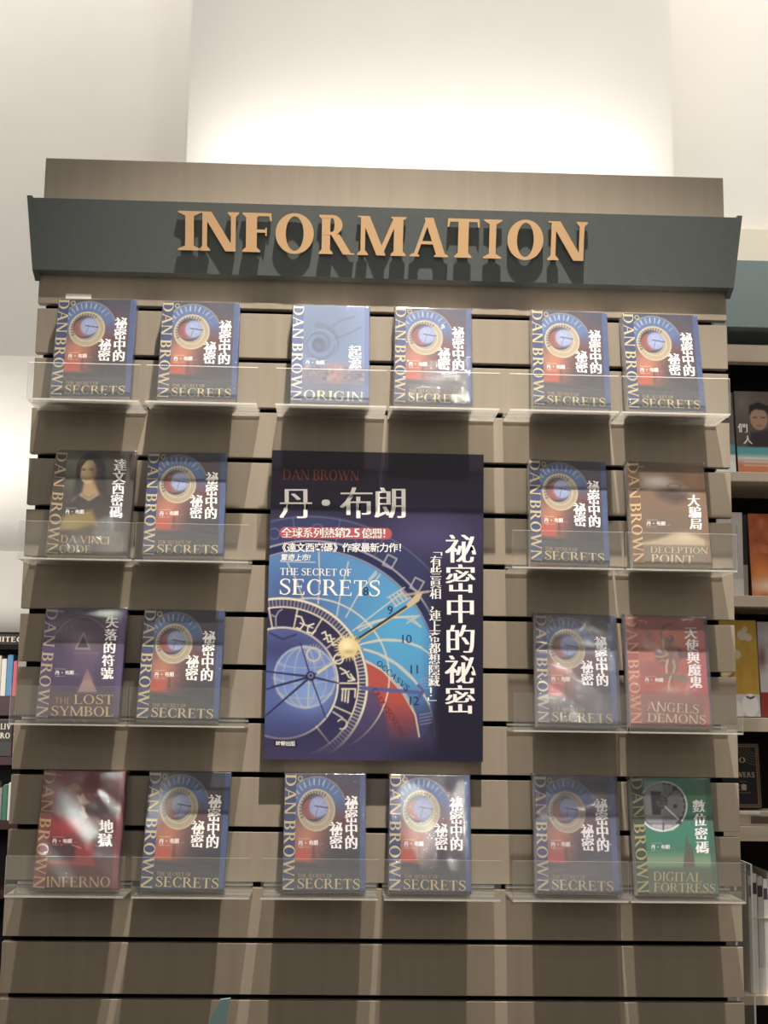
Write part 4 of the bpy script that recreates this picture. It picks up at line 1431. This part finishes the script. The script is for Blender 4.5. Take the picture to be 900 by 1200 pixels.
s.fill((34, 30, 32)); s.blend((s.V > .62) * 1.0, (150, 138, 128))
flat_book('thin black spine squeezed left of the orange brown book', .8745, .8870, -.603, .196, .12, BYF + .03, s, (30, 28, 30), lean=0.0, group='dark spine')

# shelf three: yellow cover with dots and a white foot
s = bsheet(.088, .225, 50)
s.fill((186, 148, 62)); s.noise(4, 2, 8, 14)
for x, y, r in ((62, 40, 14), (78, 46, 10), (44, 92, 12), (70, 24, 7)): s.disc(x, y, r, (206, 196, 184), .85)
s.ring(10, 130, 26, 3, (90, 70, 44), .9)
s.disc(8, 130, 22, (214, 200, 176), .9)
s.blend(np.clip((s.Y - 196) / 2, 0, 1), (204, 198, 196))
s.disc(74, 226, 22, (238, 234, 230), 1, ry=30); s.disc(30, 240, 26, (236, 230, 222), 1, ry=28)
s.disc(24, 228, 5, (196, 150, 60), .9); s.path([(66, 204), (74, 208), (84, 204)], 5, (50, 54, 70), 1)
flat_book('mustard yellow book with pale dots and white foot, third shelf of the bookcase', .8150, .9035, -.885, .225, .02, BYF + .015, s, (170, 136, 60))
s = bsheet(.12, .222, 50)
s.fill((176, 170, 170)); s.blend((s.V > .45) * .8, (206, 202, 200)); s.blend((s.V > .74) * 1.0, (150, 52, 44)); s.noise(6, 9, 8, 12)
s.glow(6, 70, 8, 20, (110, 70, 60), .8)
flat_book('grey book with a red foot, right of the mustard yellow book', .9065, 1.0265, -.885, .222, .02, BYF + .015, s, (160, 150, 150))

# shelf four: black book with a gold frame on a wooden stand
s = bsheet(.103, .150, 90)
s.fill((24, 24, 28))
for o in (4, 8):
    s.path([(o, o), (100 - o, o), (100 - o, 145 - o), (o, 145 - o), (o, o)], 1.6, (166, 136, 86), 1)
for i in range(5): s.ring(90, 10, 14 + i * 6, 1.2, (150, 122, 76), .8, a0=180, a1=270); s.ring(10, 10, 14 + i * 6, 1.2, (150, 122, 76), .8, a0=270, a1=360)
s.serif('BOOK', 22, 44, 74, 44, 12, (176, 160, 128), T=.2, h=.1)
s.serif('ANSWERS', 14, 76, 86, 76, 11, (176, 160, 128), T=.2, h=.1)
s.han('之書', 44, 98, 15, (186, 172, 144), step=16, vertical=False, song=False)
s.seg(50, 86, 66, 86, 1.2, (150, 130, 96), .8); s.seg(40, 110, 74, 110, 1.6, (140, 122, 92), .7)
flat_book('black book with a thin gold frame and gold lettering on the fourth shelf', .8030, .9060, -1.0965, .150, .03, BYF + .03, s, (22, 22, 24))
st = empty('display_stand', (.90, BYF + .03, Z0 - 1.1295), 'low oak stand with a dark label slot under the black gold-framed book', 'stand')
bm = bmesh.new(); box_bm(bm, -.085, .12, -.025, .06, 0, .033); from_bm('block', bm, M_SHELF, st, None, .001)
bm = bmesh.new(); box_bm(bm, -.03, .09, -.0275, -.0251, .006, .022); from_bm('label_slot', bm, mat('label_brown', (96, 80, 62), .5), st)
bm = bmesh.new(); box_bm(bm, -.08, -.01, -.0285, -.0251, .026, .032); from_bm('price_strip', bm, M_WHITE, st)

# shelf five: tall silver grey slip cases
rr = random.Random(3)
x = .8640
M_SIL = [noisy(mat('silver_slipcase', c, .35, .5), tuple(int(v * .93) for v in c), c, (200, 10, 3)) for c in ((196, 194, 188), (210, 208, 204), (176, 174, 170), (224, 222, 218))]
names = ['first', 'second', 'third', 'fourth', 'fifth', 'sixth', 'seventh']
for i in range(7):
    t = rr.choice((.0085, .0105, .0125))
    e = empty('slip_case', (x + t / 2, BYF + .02, Z0 - 1.4985), 'thin silver grey slip case, %s from the display on the fifth shelf' % names[i], 'slip case', 'silver slip cases on the fifth shelf')
    hh = .255 + rr.uniform(-.01, .008)
    bm = bmesh.new(); box_bm(bm, -t / 2, t / 2, 0, .2, 0, hh); from_bm('sleeve', bm, M_SIL[rr.randrange(4)], e, None, .0012)
    bm = bmesh.new(); box_bm(bm, -t / 2 - .0001, t / 2 + .0001, -.0006, .05, 0, .055); from_bm('foot_band', bm, M_SIL[3], e)
    bm = bmesh.new(); box_bm(bm, -t / 2 + .001, t / 2 - .001, -.0005, .0, hh - .045, hh - .02); from_bm('spine_label', bm, M_BOARD, e)
    x += t + .0009
bm = bmesh.new(); box_bm(bm, .8618, x + .001, BYF + .0165, BYF + .0185, Z0 - 1.335, Z0 - 1.332)
tag(from_bm('elastic_band', bm, mat('cream_band', (214, 202, 168), .6)), 'cream elastic band stretched across the silver slip cases', 'band')

# tall clear magazine rack with white edges beside the panel
rk = empty('magazine_rack', (.784, .30, 0), 'narrow clear magazine rack with white edges, just right of the display', 'rack')
for xx in (-.018, .0175):
    bm = bmesh.new(); box_bm(bm, xx - .002, xx + .002, 0, .11, .55, Z0 - 1.19, 0, 1); from_bm('side_sheet', bm, [M_CLEAR, M_WHITE], rk)
bm = bmesh.new(); box_bm(bm, -.018, .0175, .106, .11, .55, Z0 - 1.19, 0, 1); from_bm('back_sheet', bm, [M_CLEAR, M_WHITE], rk)
bm = bmesh.new(); box_bm(bm, -.05, .05, -.02, .13, 0, .02); box_bm(bm, -.01, .01, .045, .065, .02, .55); from_bm('foot', bm, M_DARK, rk)

# ------------------------------------------------------------------ far bookcase seen past the left edge
FY = 5.15
fc = empty('bookcase', (-2.0, FY, 0), 'distant maroon bookcase with a dark header, past the left edge of the display', 'bookcase')
M_MAR = mat('maroon_lacquer', (58, 20, 26), .5)


def fpart(name, m, x0, x1, y0, y1, z0, z1):
    b = bmesh.new(); box_bm(b, x0 + 2.0, x1 + 2.0, y0 - FY, y1 - FY, z0, z1); return from_bm(name, b, m, fc, None, .002)


k = (FY - CC[1]) / (5.491 - CC[1])
fz = lambda zr: CC[2] + (zr + Z0 - CC[2]) * k          # heights measured on the far wall, carried to the case front
fpart('header', M_DARK, -2.75, -1.25, FY, FY + .28, fz(-.575), fz(-.470))
fpart('back_panel', M_DARK, -2.75, -1.25, FY + .28, FY + .30, 0, fz(-.470))
for a in (-2.77, -1.25): fpart('side_panel', M_MAR, a, a + .02, FY, FY + .30, 0, fz(-.470))
lv = [(-.86, -.975), (-1.22, -1.27), (-1.60, -1.65), (-2.0, -2.05)]
for a, b in lv: fpart('shelf_board', M_MAR, -2.75, -1.25, FY, FY + .279, fz(b), fz(a))
b = bmesh.new()
hs = Sheet(.5, .06, [(0, 0), (100, 0), (100, 12), (0, 12)], 20, 4)
hs.fill((40, 36, 36)); hs.serif('ARCHITECTURE', 12, 9, 92, 9, 6, (222, 210, 184), T=.2, h=.1)
link('header_lettering', hs.mesh('header_lettering', [], [M_PRINT]), fc, (-.005, -.002, fz(-.545)))
cols = [((222, 220, 216), 'white'), ((86, 140, 184), 'light blue'), ((206, 92, 110), 'pink'), ((60, 60, 62), 'black'), ((150, 150, 146), 'grey'), ((216, 206, 180), 'cream'), ((110, 44, 50), 'maroon'), ((72, 120, 100), 'green')]
fmat = [mat('cloth_' + n_.replace(' ', '_'), c, .6) for c, n_ in cols]
where = ['top', 'second', 'third']
order = [[3, 5, 0, 1, 2, 4], [6, 7, 3, 6, 0, 5], [3, 5, 4, 7, 0, 3]]
for si in range(3):
    x = -2.20
    for bi, ci in enumerate(order[si]):
        t = ((.085, .075, .030, .034, .024, .08), (.085, .075, .085, .06, .04, .08), (.085, .075, .045, .03, .04, .08))[si][bi]
        hh = (.215, .205, .19, .21, .18, .20)[(bi + si) % 6] * (1.0 if si else 1.15)
        e = empty('book', (x + t / 2, FY + .03, fz(lv[si][0]) + .0004), '%s book spine, %s from the left on the %s shelf of the distant bookcase' % (cols[ci][1], ['first', 'second', 'third', 'fourth', 'fifth', 'sixth'][bi], where[si]), 'book', 'books in the distant bookcase')
        bm = bmesh.new(); box_bm(bm, -t / 2, t / 2, 0, .17, 0, hh); from_bm('cover', bm, fmat[ci], e, None, .004)
        bm = bmesh.new(); box_bm(bm, -t / 2 + .006, t / 2 - .006, .02, .166, hh + .0001, hh + .002); from_bm('page_block', bm, M_PAGE, e)
        if ci == 3 and si == 1:
            ls = Sheet(t - .008, .12, [(0, 0), (100, 0), (100, 160), (0, 160)], 8, 12)
            ls.fill((52, 50, 50)); ls.serif('LIV', 12, 60, 88, 60, 44, (224, 216, 190), T=.22, h=.12); ls.serif('RO', 12, 130, 88, 130, 44, (224, 216, 190), T=.22, h=.12)
            link('spine_label', ls.mesh('spine_label', [], [M_PRINT]), e, (0, -.001, .08))
        x += t + .002

# ------------------------------------------------------------------ corner of a teal sheet poking up at the bottom edge
bm = bmesh.new()
prof = [(-.300, Z0 - 1.435), (-.262, Z0 - 1.435), (-.2365, Z0 - 1.313), (-.252, Z0 - 1.315), (-.262, Z0 - 1.333)]
prism_bm(bm, [(a, b) for a, b in prof], 0, 2, 1, -.404, -.398, 0, 1)
sg_ = empty('leaning_sign_sheet', (-.27, -.40, 0), 'slanted tip of a grey teal sheet poking up at the bottom of the photo', 'sign holder')
o = from_bm('sheet', bm, [mat('teal_sheet', (120, 148, 148), .3), mat('teal_sheet_edge', (128, 158, 158), .3)], sg_)
o.location = (.27, .40, 0)
bm = bmesh.new(); box_bm(bm, -.14, .08, -.10, .10, 0, .02); box_bm(bm, -.030, .006, -.012, .010, .02, Z0 - 1.435); from_bm('stand', bm, M_DARK, sg_)
